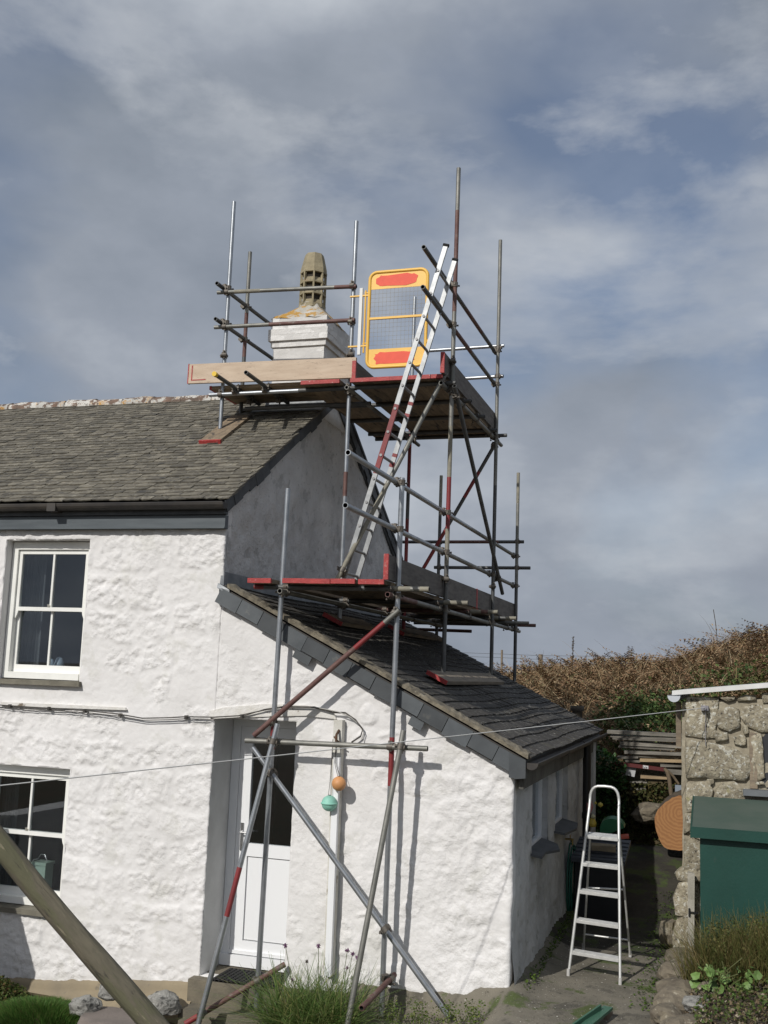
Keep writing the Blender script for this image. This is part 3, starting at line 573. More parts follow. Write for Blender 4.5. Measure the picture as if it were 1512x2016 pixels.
def coupler_mesh():
    b = MB()
    for ax, off in (((0, 0, 1), (0, 0, 0)), ((1, 0, 0), (0, .05, 0))):
        A = Vector(ax); O = Vector(off); b.cyl(O-A*.026, O+A*.026, R0+.0075, 14)
        side = Vector((1, 0, 0)) if ax[2] else Vector((0, 0, 1))
        b.obox(O+side*.026-A*.017+Vector((0, -.012, 0)), side*.026, A*.034 if ax[2] else Vector((0, .024, 0)), Vector((0, .024, 0)) if ax[2] else -A*-.034)
        bp = O+side*.042; b.cyl(bp+Vector((0, -.04, 0)), bp+Vector((0, .04, 0)), .006, 6); b.cyl(bp+Vector((0, -.042, 0)), bp+Vector((0, -.028, 0)), .011, 6); b.cyl(bp+Vector((0, .022, 0)), bp+Vector((0, .036, 0)), .011, 6)
        b.obox(O-side*.04-A*.012-Vector((0, .008, 0)), side*.014, A*.024 if ax[2] else Vector((0, .016, 0)), Vector((0, .016, 0)) if ax[2] else A*.024)
    b.box(-.02, .02, .02, .032, -.02, .02)
    me = bpy.data.meshes.new('coupler'); me.from_pydata(b.v, [], b.f); me.materials.append(COUP); me.polygons.foreach_set('use_smooth', b.sm); me.update(); fix_normals(me); return me
CME = coupler_mesh()
def couple(t, at, other_dir, toward):
    """coupler on tube t at point `at`, gripping a tube along other_dir that lies `toward` it"""
    z = Vector(t['axis']).normalized(); p = Vector(t['p']); at = p+z*(Vector(at)-p).dot(z)
    y = Vector(toward); y = (y-z*y.dot(z)).normalized(); x = y.cross(z)
    if x.dot(Vector(other_dir)) < 0: pass
    M = Matrix((x, y, z)).transposed().to_4x4(); M.translation = at
    o = bpy.data.objects.new('coupler', CME); COL.objects.link(o); o.parent = t; o.matrix_basis = M
    o.matrix_parent_inverse = Matrix.Identity(4); return o
X_, Y_, Z_ = Vector((1, 0, 0)), Vector((0, 1, 0)), Vector((0, 0, 1))
XR = -1.06
P1 = tube('upright_pole', (-2.235, -.17, -.32), (-2.185, -.17, 4.35), [(.48, 'g'), (.535, 'r'), (1, 'g')])
P2 = tube('upright_pole', (-1.075, -.17, -.25), (-1.055, -.17, 4.43), [(.41, 'g'), (.50, 'r'), (1, 'g')])
A = tube('upright_pole', (-3.83, 1.62, 5.40), (-3.83, 1.62, 8.21), 'g')
B = tube('upright_pole', (-2.25, 1.62, 3.19), (-2.25, 1.62, 7.81), [(.30, 'g'), (.36, 'm'), (1, 'g')])
C = tube('upright_pole', (-1.065, 1.62, 2.68), (-1.05, 1.62, 8.33), [(.20, 'd'), (.27, 'c'), (.37, 'r'), (.47, 'c'), (.70, 'o'), (.91, 'm'), (1, 'o')])
D = tube('upright_pole', (XR, 4.10, 2.68), (XR, 4.10, 8.5), [(.42, 'd'), (.62, 'o'), (1, 'o')])
G = tube('upright_pole', (XR, 5.76, 2.60), (XR, 5.76, 5.61), [(.45, 'd'), (.85, 'o'), (1, 'c')])
F_ = tube('upright_pole', (-2.23, 5.80, 3.17), (-2.23, 5.80, 5.6), [(.75, 'd'), (1, 'c')])
H = tube('upright_pole', (-2.24, 4.10, 3.17), (-2.24, 4.10, 7.78), [(.33, 'r'), (.42, 'd'), (.62, 'r'), (1, 'g')])
E_ = tube('upright_pole', (-3.88, 2.25, 5.72), (-3.88, 2.25, 7.83), [(.35, 'd'), (.62, 'm'), (1, 'o')])
# guard rails
XI = XR-.05
r1 = tube('guard_rail', (XI-.01, .52, 6.95), (XI-.01, 4.25, 6.96), [(.5, 'd'), (.75, 'm'), (1, 'd')])
r2 = tube('guard_rail', (XI+.02, .43, 6.49), (XI-.0, 4.15, 6.51), [(.35, 'd'), (.6, 'm'), (1, 'd')])
l1 = tube('guard_rail', (XI, -1.53, 4.385), (XI, 5.85, 4.40), [(.6, 'g'), (1, 'o')])
l2 = tube('guard_rail', (XI, -1.54, 3.955), (XI, 5.85, 3.965), [(.45, 'g'), (.6, 'o'), (1, 'o')])
ab1 = tube('guard_rail', (-3.95, 1.57, 7.055), (-2.20, 1.57, 7.0), [(.13, 'o'), (.32, 'c'), (.85, 'o'), (1, 'm')])
ab2 = tube('guard_rail', (-3.96, 1.57, 6.625), (-2.20, 1.57, 6.60), [(.4, 'o'), (.62, 'm'), (1, 'm')])
ae1 = tube('guard_rail', (-3.90, 1.44, 7.12), (-3.88, 3.2, 7.13), 'd')
ae2 = tube('guard_rail', (-3.90, 1.46, 6.69), (-3.88, 3.2, 6.70), 'd')
hd1 = tube('guard_rail', (-2.9, 4.15, 7.01), (-.99, 4.15, 7.03), [(.3, 'd'), (1, 'g')])
hd2 = tube('guard_rail', (-2.4, 4.15, 6.59), (-.99, 4.15, 6.61), 'g')
fg1 = tube('guard_rail', (-2.8, 5.81, 4.60), (-.97, 5.81, 4.60), [(.38, 'd'), (.8, 'm'), (1, 'd')])
fg2 = tube('guard_rail', (-2.30, 5.81, 4.22), (-.87, 5.81, 4.22), 'd')
for pole, y, rails in ((P2, -.17, (l1, l2)), (C, 1.62, (l1, l2, r1, r2)), (D, 4.10, (r1, r2)), (G, 5.76, (l1, l2))):
    for r in rails: couple(pole, (XR, y, Vector(r['p']).z), Y_, (-1, 0, 0))
couple(D, (XR, 4.1, 3.96), Y_, (-1, 0, 0))
for r in (ab1, ab2):
    for pole, x in ((A, -3.83), (B, -2.25)): couple(pole, (x, 1.6, Vector(r['p']).z-(.0 if pole is A else .04)), X_, (0, -1, 0))
for r in (ae1, ae2): couple(A, (-3.83, 1.6, Vector(r['p']).z), Y_, (-1, 0, 0)); couple(E_, (-3.88, 2.2, Vector(r['p']).z), Y_, (-1, 0, 0))
for r in (hd1, hd2): couple(D, (XR, 4.1, 6.99 if r is hd1 else 6.6), X_, (0, 1, 0))
for r, z in ((fg1, 4.6), (fg2, 4.22)): couple(G, (XR, 5.76, z), X_, (0, 1, 0)); couple(F_, (-2.23, 5.8, z), X_, (0, 1, 0))
# lower lift: ledgers and transoms
lg1 = tube('ledger_tube', (-2.135, -.36, 3.36), (-2.16, 6.0, 3.36), 'o'); lg2 = tube('ledger_tube', (-1.11, -.32, 3.345), (-1.11, 6.35, 3.33), [(.14, 'm'), (1, 'o')])
couple(P1, (-2.2, -.17, 3.36), Y_, (1, 0, 0)); couple(P2, (XR, -.17, 3.345), Y_, (-1, 0, 0))
for pole, y in ((C, 1.62), (D, 4.1), (G, 5.76)): couple(pole, (XR, y, 3.34), Y_, (-1, 0, 0))
couple(F_, (-2.2, 5.8, 3.36), Y_, (1, 0, 0)); couple(B, (-2.25, 1.62, 3.36), Y_, (1, 0, 0)); couple(H, (-2.24, 4.1, 3.36), Y_, (1, 0, 0))
for y, x0, x1, sg in ((-.2, -2.46, -.76, [(.06, 'r'), (.80, 'd'), (.9, 'c'), (.95, 'o'), (1, 'c')]), (1.5, -2.4, -.79, [(.84, 'd'), (1, 'c')]), (2.95, -2.4, -.76, [(.80, 'm'), (.88, 'c'), (.93, 'm'), (1, 'c')]), (4.2, -2.4, -.77, [(.78, 'd'), (.86, 'c'), (.92, 'd'), (1, 'c')]), (5.35, -2.5, -.80, 'o')):
    t = tube('transom_tube', (x0, y, 3.408), (x1, y, 3.405), sg); couple(lg2, (-1.11, y, 3.34), X_, (0, 0, 1)); couple(lg1, (-2.15, y, 3.36), X_, (0, 0, 1))
bt = tube('transom_tube', (-2.6, 5.87, 3.40), (-.79, 5.87, 3.40), [(.85, 'd'), (1, 'm')]); tube('transom_tube', (-2.6, 5.98, 3.31), (-1.75, 5.98, 3.30), 'm')
# upper lift
ul1 = tube('ledger_tube', (-2.19, 1.36, 5.755), (-2.20, 4.4, 5.76), [(.3, 'o'), (1, 'd')]); ul2 = tube('ledger_tube', (-1.115, 1.36, 5.755), (-1.10, 4.65, 5.78), [(.15, 'o'), (1, 'o')])
couple(B, (-2.25, 1.62, 5.755), Y_, (1, 0, 0)); couple(C, (XR, 1.62, 5.755), Y_, (-1, 0, 0)); couple(D, (XR, 4.1, 5.775), Y_, (-1, 0, 0)); couple(H, (-2.24, 4.1, 5.76), Y_, (1, 0, 0))
xl1 = tube('ledger_tube', (-3.97, 1.57, 5.80), (-1.0, 1.56, 5.805), [(.38, 'g'), (1, 'd')]); xl2 = tube('ledger_tube', (-3.68, 1.95, 5.72), (-2.1, 1.95, 5.72), 'd')
couple(A, (-3.83, 1.62, 5.80), X_, (0, -1, 0)); couple(B, (-2.25, 1.62, 5.80), X_, (0, -1, 0))
for x, y0, cap, m_ in ((-3.62, .98, 0, 'd'), (-3.24, .98, None, 'd')):
    t = tube('transom_tube', (x, y0, 5.87), (x-.02, 2.25, 5.85), m_, capend=cap); couple(t, (x, 1.53, 5.86), X_, (0, 0, -1)); couple(t, (x, 1.95, 5.85), X_, (0, 0, -1))
for y, mm in ((2.35, 'd'), (3.1, 'd'), (3.85, 'd'), (4.16, 'd')):
    tube('transom_tube', (-2.75, y, 5.805), (-1.0 if y < 4 else -.93, y, 5.805), mm); couple(ul2, (-1.1, y, 5.77), X_, (0, 0, 1))
# braces
d1 = tube('diagonal_brace', (-2.37, -.235, 2.04), (-1.02, -.235, 3.215), [(.7, 'm'), (.9, 'r'), (1, 'o')]); couple(P2, (XR, -.17, 3.19), X_, (0, -1, 0)); couple(P1, (-2.21, -.17, 2.17), X_, (0, -1, 0))
h1 = tube('cross_tube', (-2.455, -.225, 1.99), (-.722, -.225, 2.012), 'o'); couple(P1, (-2.21, -.17, 1.99), X_, (0, -1, 0)); couple(P2, (XR, -.17, 2.01), X_, (0, -1, 0))
d2 = tube('diagonal_brace', (-2.38, -.22, 1.93), (-.47, -.22, -.17), 'g'); couple(d2, (-2.19, -.22, 1.72), Z_, (0, 1, 0)); couple(d2, (-1.06, -.22, .47), Z_, (0, 1, 0))
k1 = tube('raking_tube', (-2.12, -.285, 2.16), (-2.60, -.62, -.50), [(.47, 'g'), (.625, 'r'), (1, 'g')]); couple(k1, (-2.14, -.29, 2.0), X_, (0, 1, 0))
k2 = tube('raking_tube', (-.93, -.285, 2.16), (-1.20, -.72, -.22), [(.8, 'o'), (1, 'o')]); couple(k2, (-.95, -.29, 2.02), X_, (0, 1, 0))
f1 = tube('foot_tie_tube', (-2.71, -.60, -.40), (-2.02, -.075, .045), [(.15, 'r'), (.8, 'm'), (1, 'm')]); couple(f1, (-2.22, -.22, -.09), Z_, (0, 1, .2)); couple(f1, (-2.6, -.52, -.33), Z_, (0, -1, 0))
f2 = tube('foot_tie_tube', (-1.06, -.78, -.02), (-.985, -.12, .085), 'm'); couple(f2, (-1.04, -.2, .06), Z_, (-1, 0, 0))
c1 = tube('raking_tube', (-1.10, 1.50, 5.90), (-1.95, .62, 3.53), [(.55, 'o'), (1, 'c')]); couple(c1, (-1.11, 1.49, 5.80), X_, (0, 1, 0)); couple(c1, (-1.9, .67, 3.66), X_, (0, 1, 0))
c2 = tube('diagonal_brace', (-1.005, 1.52, 5.76), (-1.005, 4.46, 3.74), 'd'); couple(c2, (-1.0, 1.62, 5.68), Z_, (-1, 0, 0)); couple(c2, (-1.0, 4.2, 3.92), Z_, (-1, 0, 0))
c3 = tube('diagonal_brace', (-1.05, 4.17, 5.76), (-2.02, 4.17, 4.03), [(.25, 'd'), (.45, 'r'), (.7, 'd'), (1, 'r')]); couple(c3, (-1.1, 4.17, 5.68), Z_, (0, -1, 0))
for pole, z in ((C, 6.06), (A, 6.28), (B, 6.2), (C, 3.66), (D, 3.8)): couple(pole, (0, 0, z), X_, (.3, -1, 0))
for t in scaf.children:
    for k in ('axis', 'p'):
        if k in t: del t[k]
# ----------------------------------------------------------------- boards
BOARD = mat('scaffold_board', (.27, .205, .135), (.15, .115, .08), 4, .85, rand=.25, bump=.35, bscale=30, stretch=(5, 1, 5), spots=[((.05, .045, .04), 3, .57, .85)])
BOARDX = mat('scaffold_board_cross', (.34, .26, .17), (.20, .155, .105), 4, .85, rand=.15, bump=.35, bscale=30, stretch=(1, 5, 5), spots=[((.08, .07, .06), 5, .64, .6)])
TOE_PALE = mat('pale_toe_board', (.60, .485, .37), (.50, .39, .29), 3, .85, stretch=(1, 6, 6), bump=.2, spots=[((.16, .12, .10), 14, .62, .75), ((.35, .08, .06), 3, .78, .5)])
TOE_GREY = mat('grey_toe_board', (.165, .15, .135), (.10, .09, .082), 4, .85, stretch=(6, 1, 6), bump=.3, spots=[((.05, .045, .04), 8, .62, .6)])
REDEND = mat('red_board_end', (.42, .045, .042), (.30, .03, .03), 14, .55, bump=.3, bscale=60, spots=[((.55, .36, .32), 30, .60, .6)])
def board(label, o, L, Wd, T, m_=None, ends=(1, 1), group=None, name='scaffold_board', cat='board', band=.03):
    o, L, Wd, T = map(Vector, (o, L, Wd, T)); u = L.normalized(); b = MB()
    b.obox(o, L, Wd, T, jit=.002); ob = b.build(name, m_ or BOARD); tag(ob, label, cat, group)
    for k, e in enumerate(ends):
        if not e: continue
        b = MB(); s = o-u*.003 if k == 0 else o+L-u*(band-.003); x = Wd.normalized()*.003; y = T.normalized()*.003
        b.obox(s-x-y, u*band, Wd+2*x, T+2*y); b.build('end_band', REDEND, ob)
    return ob
ordn = ['leftmost', 'second from left', 'third from left', 'fourth from left', 'rightmost']
for i, x in enumerate((-2.46, -2.115, -1.88, -1.645, -1.375)):
    z = 3.435+(.003 if i % 2 else 0); w = .228 if i < 4 else .236
    board(f'red-ended board of the lower scaffold deck over the door, {ordn[i]} of five', (x, -.36+.01*(i % 2), z), (0, 3.9, 0), (w, 0, 0), (0, 0, .038))
    board('weathered board at the rear of the lower scaffold deck above the lean-to roof', (x, 3.56, z+.002), (0, 2.35, 0), (w, 0, 0), (0, 0, .038), group='rear boards of the lower scaffold deck')
ordu = ['leftmost', 'second from left', 'third from left', 'fourth from left', 'fifth from left', 'rightmost']
for i, x in enumerate((-2.76, -2.53, -2.17, -1.94, -1.71, -1.48)):
    w = .226 if i < 5 else .33
    if i == 5: w = .23
    board(f'red-ended board of the upper scaffold deck beside the chimney, {ordu[i]} of the row', (x, 1.42, 5.832), (0, 2.9, 0), (w, 0, 0), (0, 0, .038))
board('red-ended board of the upper scaffold deck, tight against the right-hand toe board', (-1.25, 1.42, 5.832), (0, 2.9, 0), (.13, 0, 0), (0, 0, .038))
for i, y in enumerate((1.62, 1.86, 2.10)):
    board('short deck board laid sideways in front of the chimney, '+('nearest the pale toe board', 'middle one of three', 'farthest back against the stack')[i], (-4.0, y, 5.882), (1.20, 0, 0), (0, .225, 0), (0, 0, .038), BOARDX, group='deck boards in front of the chimney')
tb = board('pale timber toe board with red left end at the front of the upper scaffold deck', (-4.235, 1.505, 5.935), (2.09, 0, -.03), (0, .038, 0), (0, 0, .235), TOE_PALE, ends=(1, 0), name='toe_board', band=.012)
b = MB(); b.obox((-4.19, 1.501, 5.98), (.014, 0, 0), (0, .003, 0), (0, 0, .17)); b.obox((-4.19, 1.501, 5.965), (.19, 0, 0), (0, .003, 0), (0, 0, .012)); b.build('red_paint_mark', REDEND, tb)
board('grey toe board along the right edge of the upper scaffold deck', (-1.125, 1.36, 5.872), (0, 2.85, 0), (.038, 0, 0), (0, 0, .225), TOE_GREY, name='toe_board')
board('toe board with red end standing beside the chimney on the upper deck', (-2.145, 1.50, 5.872), (0, 2.5, 0), (-.038, 0, 0), (0, 0, .225), TOE_GREY, name='toe_board')
board('toe board with bright red front end along the right edge of the lower deck', (-1.135, -.38, 3.476), (0, 3.7, 0), (.038, 0, 0), (0, 0, .225), TOE_GREY, name='toe_board')
board('far toe board at the rear right of the lower scaffold deck', (-1.135, 3.33, 3.478), (0, 2.55, 0), (.038, 0, 0), (0, 0, .225), TOE_GREY, name='toe_board')
board('end toe board across the far end of the lower scaffold deck', (-2.4, 5.90, 3.478), (1.33, 0, 0), (0, .038, 0), (0, 0, .225), TOE_GREY, name='toe_board')
# sole boards on the roofs
board('sole board with red end lying down the cottage roof slates under a pole', Vector((-3.905, 1.27, 0))+Vector((0, 0, 4.25+.618*1.39+.035)), UPF*.95, (.265, 0, 0), NF*.038, BOARD, ends=(1, 0), name='sole_board')
q = Vector((-.96, 1.32, roof_lean(-.96)+.035)); board('sole board with red end on the lean-to roof under two poles', q, (0, 3.1, 0), UPL*.235, NL*.038, mat('sole_wood', (.30, .25, .19), (.20, .17, .135), 4, .85, stretch=(6, 1, 6), bump=.3), ends=(1, 0), name='sole_board', band=.02)
q = Vector((-2.13, 1.32, roof_lean(-2.13)+.035)); board('short sole board with red end in the shade under the lower deck', q, (0, 1.3, 0), UPL*.23, NL*.038, ends=(1, 0), name='sole_board')
q = Vector((-2.13, 3.7, roof_lean(-2.13)+.035)); board('sole board on the lean-to roof near its far verge', q, (0, 2.2, 0), UPL*.23, NL*.038, ends=(1, 0), name='sole_board')
# ----------------------------------------------------------------- access ladder
ALU = mat('aluminium', (.26, .27, .275), (.36, .37, .375), 12, .45, metal=.7, spots=[((.26, .25, .24), 20, .60, .6)])
lad = thing('access_ladder', 'aluminium ladder with red paint standing on the lower scaffold deck', 'ladder', (-1.93, .96, 3.48))
LT, LB = Vector((-.945, 0, 7.06)), Vector((-1.95, 0, 3.478)); ld = (LT-LB).normalized(); ln = Vector((ld.z, 0, -ld.x))
for y, bands in ((.75, ((.33, .53),)), (1.15, ((.37, .385), (.52, .53), (.40, .41), (.555, .565)))):
    b = MB(); o = LB+Vector((0, y, 0)); L = (LT-LB); o -= ln*.024
    b.obox(o, L, ln*.048, (0, .026, 0)); b.cyl(LT+Vector((0, y+.013, 0))-ln*.03-ld*.01, LT+Vector((0, y+.013, 0))+ln*.03-ld*.01, .020, 10, mi=1)
    st = put(b.build('stile', [ALU, RUBBER]), lad)
    for t0, t1 in bands: b = MB(); b.obox(o+L*t0-Vector((0, .0015, 0))-ln*.0015, L*(t1-t0), ln*.051, (0, .029, 0)); under(b.build('red_paint', REDT), st)
    b = MB(); b.obox(o-ld*.02-ln*.004, ld*.05, ln*.056, (0, .034, 0)); under(b.build('ladder_foot', RUBBER), st)
for k in range(14):
    t = .045+k*.0675; p = LB.lerp(LT, t); b = MB(); b.cyl(p+Vector((0, .74, 0)), p+Vector((0, 1.185, 0)), .015, 8); put(b.build('rung', mat('rung_metal', (.20, .20, .20), (.32, .32, .32), 9, .5, metal=.5)), lad)
# ----------------------------------------------------------------- yellow gate
YEL = mat('gate_yellow', (.86, .52, .09), (.80, .47, .08), 6, .45)
gate = thing('safety_gate', 'yellow steel mesh gate with red paint hanging from a scaffold pole', 'gate', (-2.11, 1.53, 6.0))
gx0, gx1, gz0, gz1, gy = -2.02, -1.345, 6.015, 7.125, 1.52
def rrect(x0, x1, z0, z1, r, n=6): 
    pts = []
    for cx, cz, a0 in ((x1-r, z1-r, 0), (x0+r, z1-r, 90), (x0+r, z0+r, 180), (x1-r, z0+r, 270)):
        pts += [(cx+r*math.cos(math.radians(a0+90*i/n)), cz+r*math.sin(math.radians(a0+90*i/n))) for i in range(n+1)]
    return pts
b = MB(); pts = rrect(gx0, gx1, gz0, gz1, .085); pts.append(pts[0]); pts.append(pts[1]); b.path([(x, gy, z) for x, z in pts], .019, 10, cap=False); put(b.build('gate_frame', YEL), gate)
for z0, z1 in ((6.925, gz1), (gz0, 6.225)):
    o = rrect(gx0, gx1, gz0, gz1, .085); P = [(x, min(max(z, z0), z1)) for x, z in o]; Q = []
    for p in P:
        if not Q or (abs(p[0]-Q[-1][0])+abs(p[1]-Q[-1][1])) > 1e-5: Q.append(p)
    b = MB(); b.prism([(x, gy-.003, z) for x, z in Q], (0, .006, 0)); panel = put(b.build('sheet_panel', YEL), gate)
    k = 26; cx, cz = gx0+.32, (z0+z1)/2-.004; hw, hh = .235, (z1-z0)*.33
    blob = [(cx+hw*np.sign(math.cos(a))*abs(math.cos(a))**.35*(1+random.uniform(-.09, .09)), cz+hh*np.sign(math.sin(a))*abs(math.sin(a))**.6*(1+random.uniform(-.14, .14))) for a in np.linspace(0, 2*math.pi, k, endpoint=False)]
    b = MB(); b.prism([(x, gy-.006, z) for x, z in blob], (0, .0025, 0)); under(b.build('red_paint', mat('red_spray', (.85, .10, .05), (.74, .085, .045), 8, .6, spots=[((.78, .45, .08), 20, .70, .85)])), panel)
b = MB(); b.box(gx0, gx1, gy-.012, gy+.012, 6.57, 6.595); put(b.build('middle_bar', YEL), gate)
b = MB()
for i in range(1, 14): x = gx0+.02+(gx1-gx0-.04)*i/14; b.cyl((x, gy+.004, 6.22), (x, gy+.004, 6.93), .0014, 5)
for i in range(1, 14): z = 6.225+.70*i/14; b.cyl((gx0, gy+.008, z), (gx1, gy+.008, z), .0014, 5)
put(b.build('wire_mesh', mat('mesh_wire', (.34, .32, .27), rough=.6, metal=.3)), gate)
b = MB(); b.box(-2.135, -2.10, gy-.015, gy+.015, 6.17, 6.95); put(b.build('hinge_post', mat('white_steel', (.72, .72, .70), rough=.5)), gate)
b = MB(); b.cyl((-2.066, gy, 6.19), (-2.066, gy, 6.92), .011, 8)
for z in (6.27, 6.86): b.box(-2.25, -2.02, gy-.012, gy+.012, z-.008, z+.008); b.cyl((-2.08, gy, z+.03), (-2.03, gy, z+.03), .008, 6)
put(b.build('hinge_rod', YEL), gate)
b = MB(); b.box(gx1+.015, gx1+.05, gy-.01, gy+.01, 6.27, 6.30); put(b.build('latch', YEL), gate)
# ================================================================= ground, hill, path
def hill_top(x): return np.interp(x, [-14, -5, -2.7, -1.2, .3, 1.0, 1.6, 2.7, 8, 20], [2.05, 2.25, 2.55, 2.80, 2.92, 3.06, 3.32, 3.54, 4.2, 5.1])
def terrain(x, y):
    x = np.asarray(x, float); y = np.asarray(y, float)
    t = sstep(6.9, 13.2, y); s = np.clip((y-6.9)/6.3, 0, 1); k = .35*t+.65*s
    z = np.where(y > 6.4, .55+(hill_top(x)-.55)*(.42*sstep(6.4, 7.3, y)+.58*k), 0)
    bump = .35*(fbm(x*.9+3, y*.9, 3)-.5)+.16*(fbm(x*2.7, y*2.7+8, 3)-.5); z = z+bump*sstep(7, 9, y)*(1-.7*sstep(15, 30, y))+.012*np.maximum(y-14, 0)*(y < 60)
    near = np.where(x > .0, -.02+.16*np.clip(y-3.6, 0, 2.4), -.3)
    front = np.interp(y, [-30, -9, -6, -2.5, -1.0, -.3], [1.2, 1.0, .35, -.45, -.52, -.5]); front = np.where(x > .05, np.interp(y, [-30, -9, -6, -1.5, 0], [1.2, 1.0, .4, -.05, -.03]), front)
    return np.where(y > 6.4, np.maximum(z, near*0-.3), np.where(y > 0, near, front))
GRASS = mat('hill_soil', (.09, .06, .03), (.055, .05, .022), 2, .95, bump=.5, bscale=8)
gx = np.unique(np.concatenate([[-900, -400, -150, -70, -40, -25], np.arange(-16, 16.1, .35), [20, 28, 45, 80, 160, 420, 900]])); gy = np.unique(np.concatenate([[-600, -250, -90, -40, -22], np.arange(-14, 17, .35), np.arange(17, 40, 2), [50, 80, 160, 420, 1200]]))
U, V = np.meshgrid(gx, gy); Z = terrain(U, V); I = np.arange(U.size).reshape(U.shape)
g = npmesh('ground', np.stack([U, V, Z], -1).reshape(-1, 3), np.stack([I[:-1, :-1], I[:-1, 1:], I[1:, 1:], I[1:, :-1]], -1).reshape(-1, 4), GRASS, smooth=True); tag(g, kind='structure')
# concrete path beside the lean-to
us = np.arange(-1.4, 1.62, .03); vv = np.arange(-2.2, 1.96, .03); U, V = np.meshgrid(us, vv)
def pathz(x, y): return -.55*sstep(.10, -1.2, x)*sstep(.1, -.25, y)-.12*sstep(.15, -.3, x)*sstep(.1, -.2, y)+.014*(fbm(x*3, y*3, 4)-.5)+.16*np.clip(y-3.6, 0, 2.4)+.10*sstep(.28, -.05, x)*sstep(-.6, .2, y)-.03*sstep(-.5, -2, y)+.05*sstep(4.78, 4.82, y)+.004
Z = pathz(U, V); I = np.arange(U.size).reshape(U.shape)
pth = npmesh('path', np.stack([U, V, Z], -1).reshape(-1, 3), np.stack([I[:-1, :-1], I[:-1, 1:], I[1:, 1:], I[1:, :-1]], -1).reshape(-1, 4), CONC, smooth=True); tag(pth, kind='structure')
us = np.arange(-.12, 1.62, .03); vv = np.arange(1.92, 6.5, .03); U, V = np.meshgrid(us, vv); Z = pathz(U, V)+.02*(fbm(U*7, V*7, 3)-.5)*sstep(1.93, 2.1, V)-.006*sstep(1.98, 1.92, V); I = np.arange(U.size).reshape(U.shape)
pth2 = npmesh('shaded_earth_path', np.stack([U, V, Z], -1).reshape(-1, 3), np.stack([I[:-1, :-1], I[:-1, 1:], I[1:, 1:], I[1:, :-1]], -1).reshape(-1, 4), mat('shade_darkened_earth', (.045, .040, .030), (.024, .022, .017), 4, .95, bump=.9, bscale=30, spots=[((.045, .065, .015), 2.5, .52, .9), ((.22, .20, .17), 36, .66, .8)]), smooth=True); tag(pth2, kind='structure')  # mossy earth, its colour also darkened to paint in the passage's shade
# cement plinth along the foot of the front walls
def plinth(x0, x1, par, mt):
    us = np.arange(x0, x1+.001, .025); ts = np.linspace(0, 1, 22); U, T = np.meshgrid(us, ts)
    zb = zbase(U)+.02*(fbm(U*5, U*0+3, 3)-.5)*2+.006; yy = -.018-.10*T**.6-.42*np.clip(T-.25, 0, 1); z = zb-.36*T+.02*(fbm(U*4, T*5, 3)-.5)*sstep(0, .2, T)-.0
    I = np.arange(U.size).reshape(U.shape); P = np.stack([U, yy, z], -1).reshape(-1, 3); P[:len(us), 1] = .0
    return put(npmesh('plinth', P, np.stack([I[1:, :-1], I[1:, 1:], I[:-1, 1:], I[:-1, :-1]], -1).reshape(-1, 4), mt, smooth=True), par)
plinth(-9, -2.90, cottage, CEMENT); plinth(-1.93, .06, lean, mat('plinth_grey', (.17, .15, .115), (.11, .098, .078), 3, .92, bump=.5, bscale=50, spots=[((.27, .22, .14), 2, .58, .6)]))
STEP = mat('step_concrete', (.19, .165, .12), (.11, .10, .078), 4, .92, bump=.7, bscale=45)
b = MB(); b.box(-2.94, -1.90, -.13, .44, -.60, -.175, jit=.012); b.box(-2.90, -1.88, -.34, -.125, -.62, -.37, jit=.025); put(b.build('door_step', STEP), lean)
b = MB()
for i in range(15): b.box(-2.72+i*.043, -2.72+i*.043+.028, -.11, .30, -.168, -.152)
for j in range(9): b.box(-2.72, -2.09, -.11+j*.049, -.11+j*.049+.02, -.169, -.155)
tag(b.build('door_mat', RUBBER), 'black rubber grid mat on the front doorstep', 'mat')
# unseen wall added out of frame to cast shade on the lower window
b = MB(); b.box(-5.55, -5.22, -1.9, -.01, -.7, 1.05, jit=.01); tag(b.build('added_shade_wall', WHITE), kind='structure')
# ================================================================= scatter helpers
def blades(name, base, length, width, lean_, droop, mt, parent=None, seg=3, seed=1, up=None):
    """curved grass-like strips; base (n,3), length (n,)"""
    rg = np.random.default_rng(seed); n = len(base); a = rg.uniform(0, 2*np.pi, n); d = np.stack([np.cos(a), np.sin(a), np.zeros(n)], -1)
    ln = rg.uniform(lean_[0], lean_[1], n)[:, None]; dr = rg.uniform(droop[0], droop[1], n)[:, None]; s = rg.uniform(0, 2*np.pi, n); side = np.stack([np.cos(s), np.sin(s), np.zeros(n)], -1)
    Vs = []
    for k in range(seg+1):
        t = k/seg; p = base+length[:, None]*(d*(ln*t+dr*t*t)+np.array([0, 0, 1.])*(t*np.sqrt(np.maximum(.05, 1-ln**2))-dr*.55*t*t)); w = width*(1-t*.85)
        Vs += [p-side*w, p+side*w]
    V = np.stack(Vs, 1).reshape(-1, 3); o = np.arange(n)[:, None]*(2*(seg+1)); F = np.concatenate([o+np.array([2*k, 2*k+1, 2*k+3, 2*k+2]) for k in range(seg)])
    return npmesh(name, V, F, mt, parent)
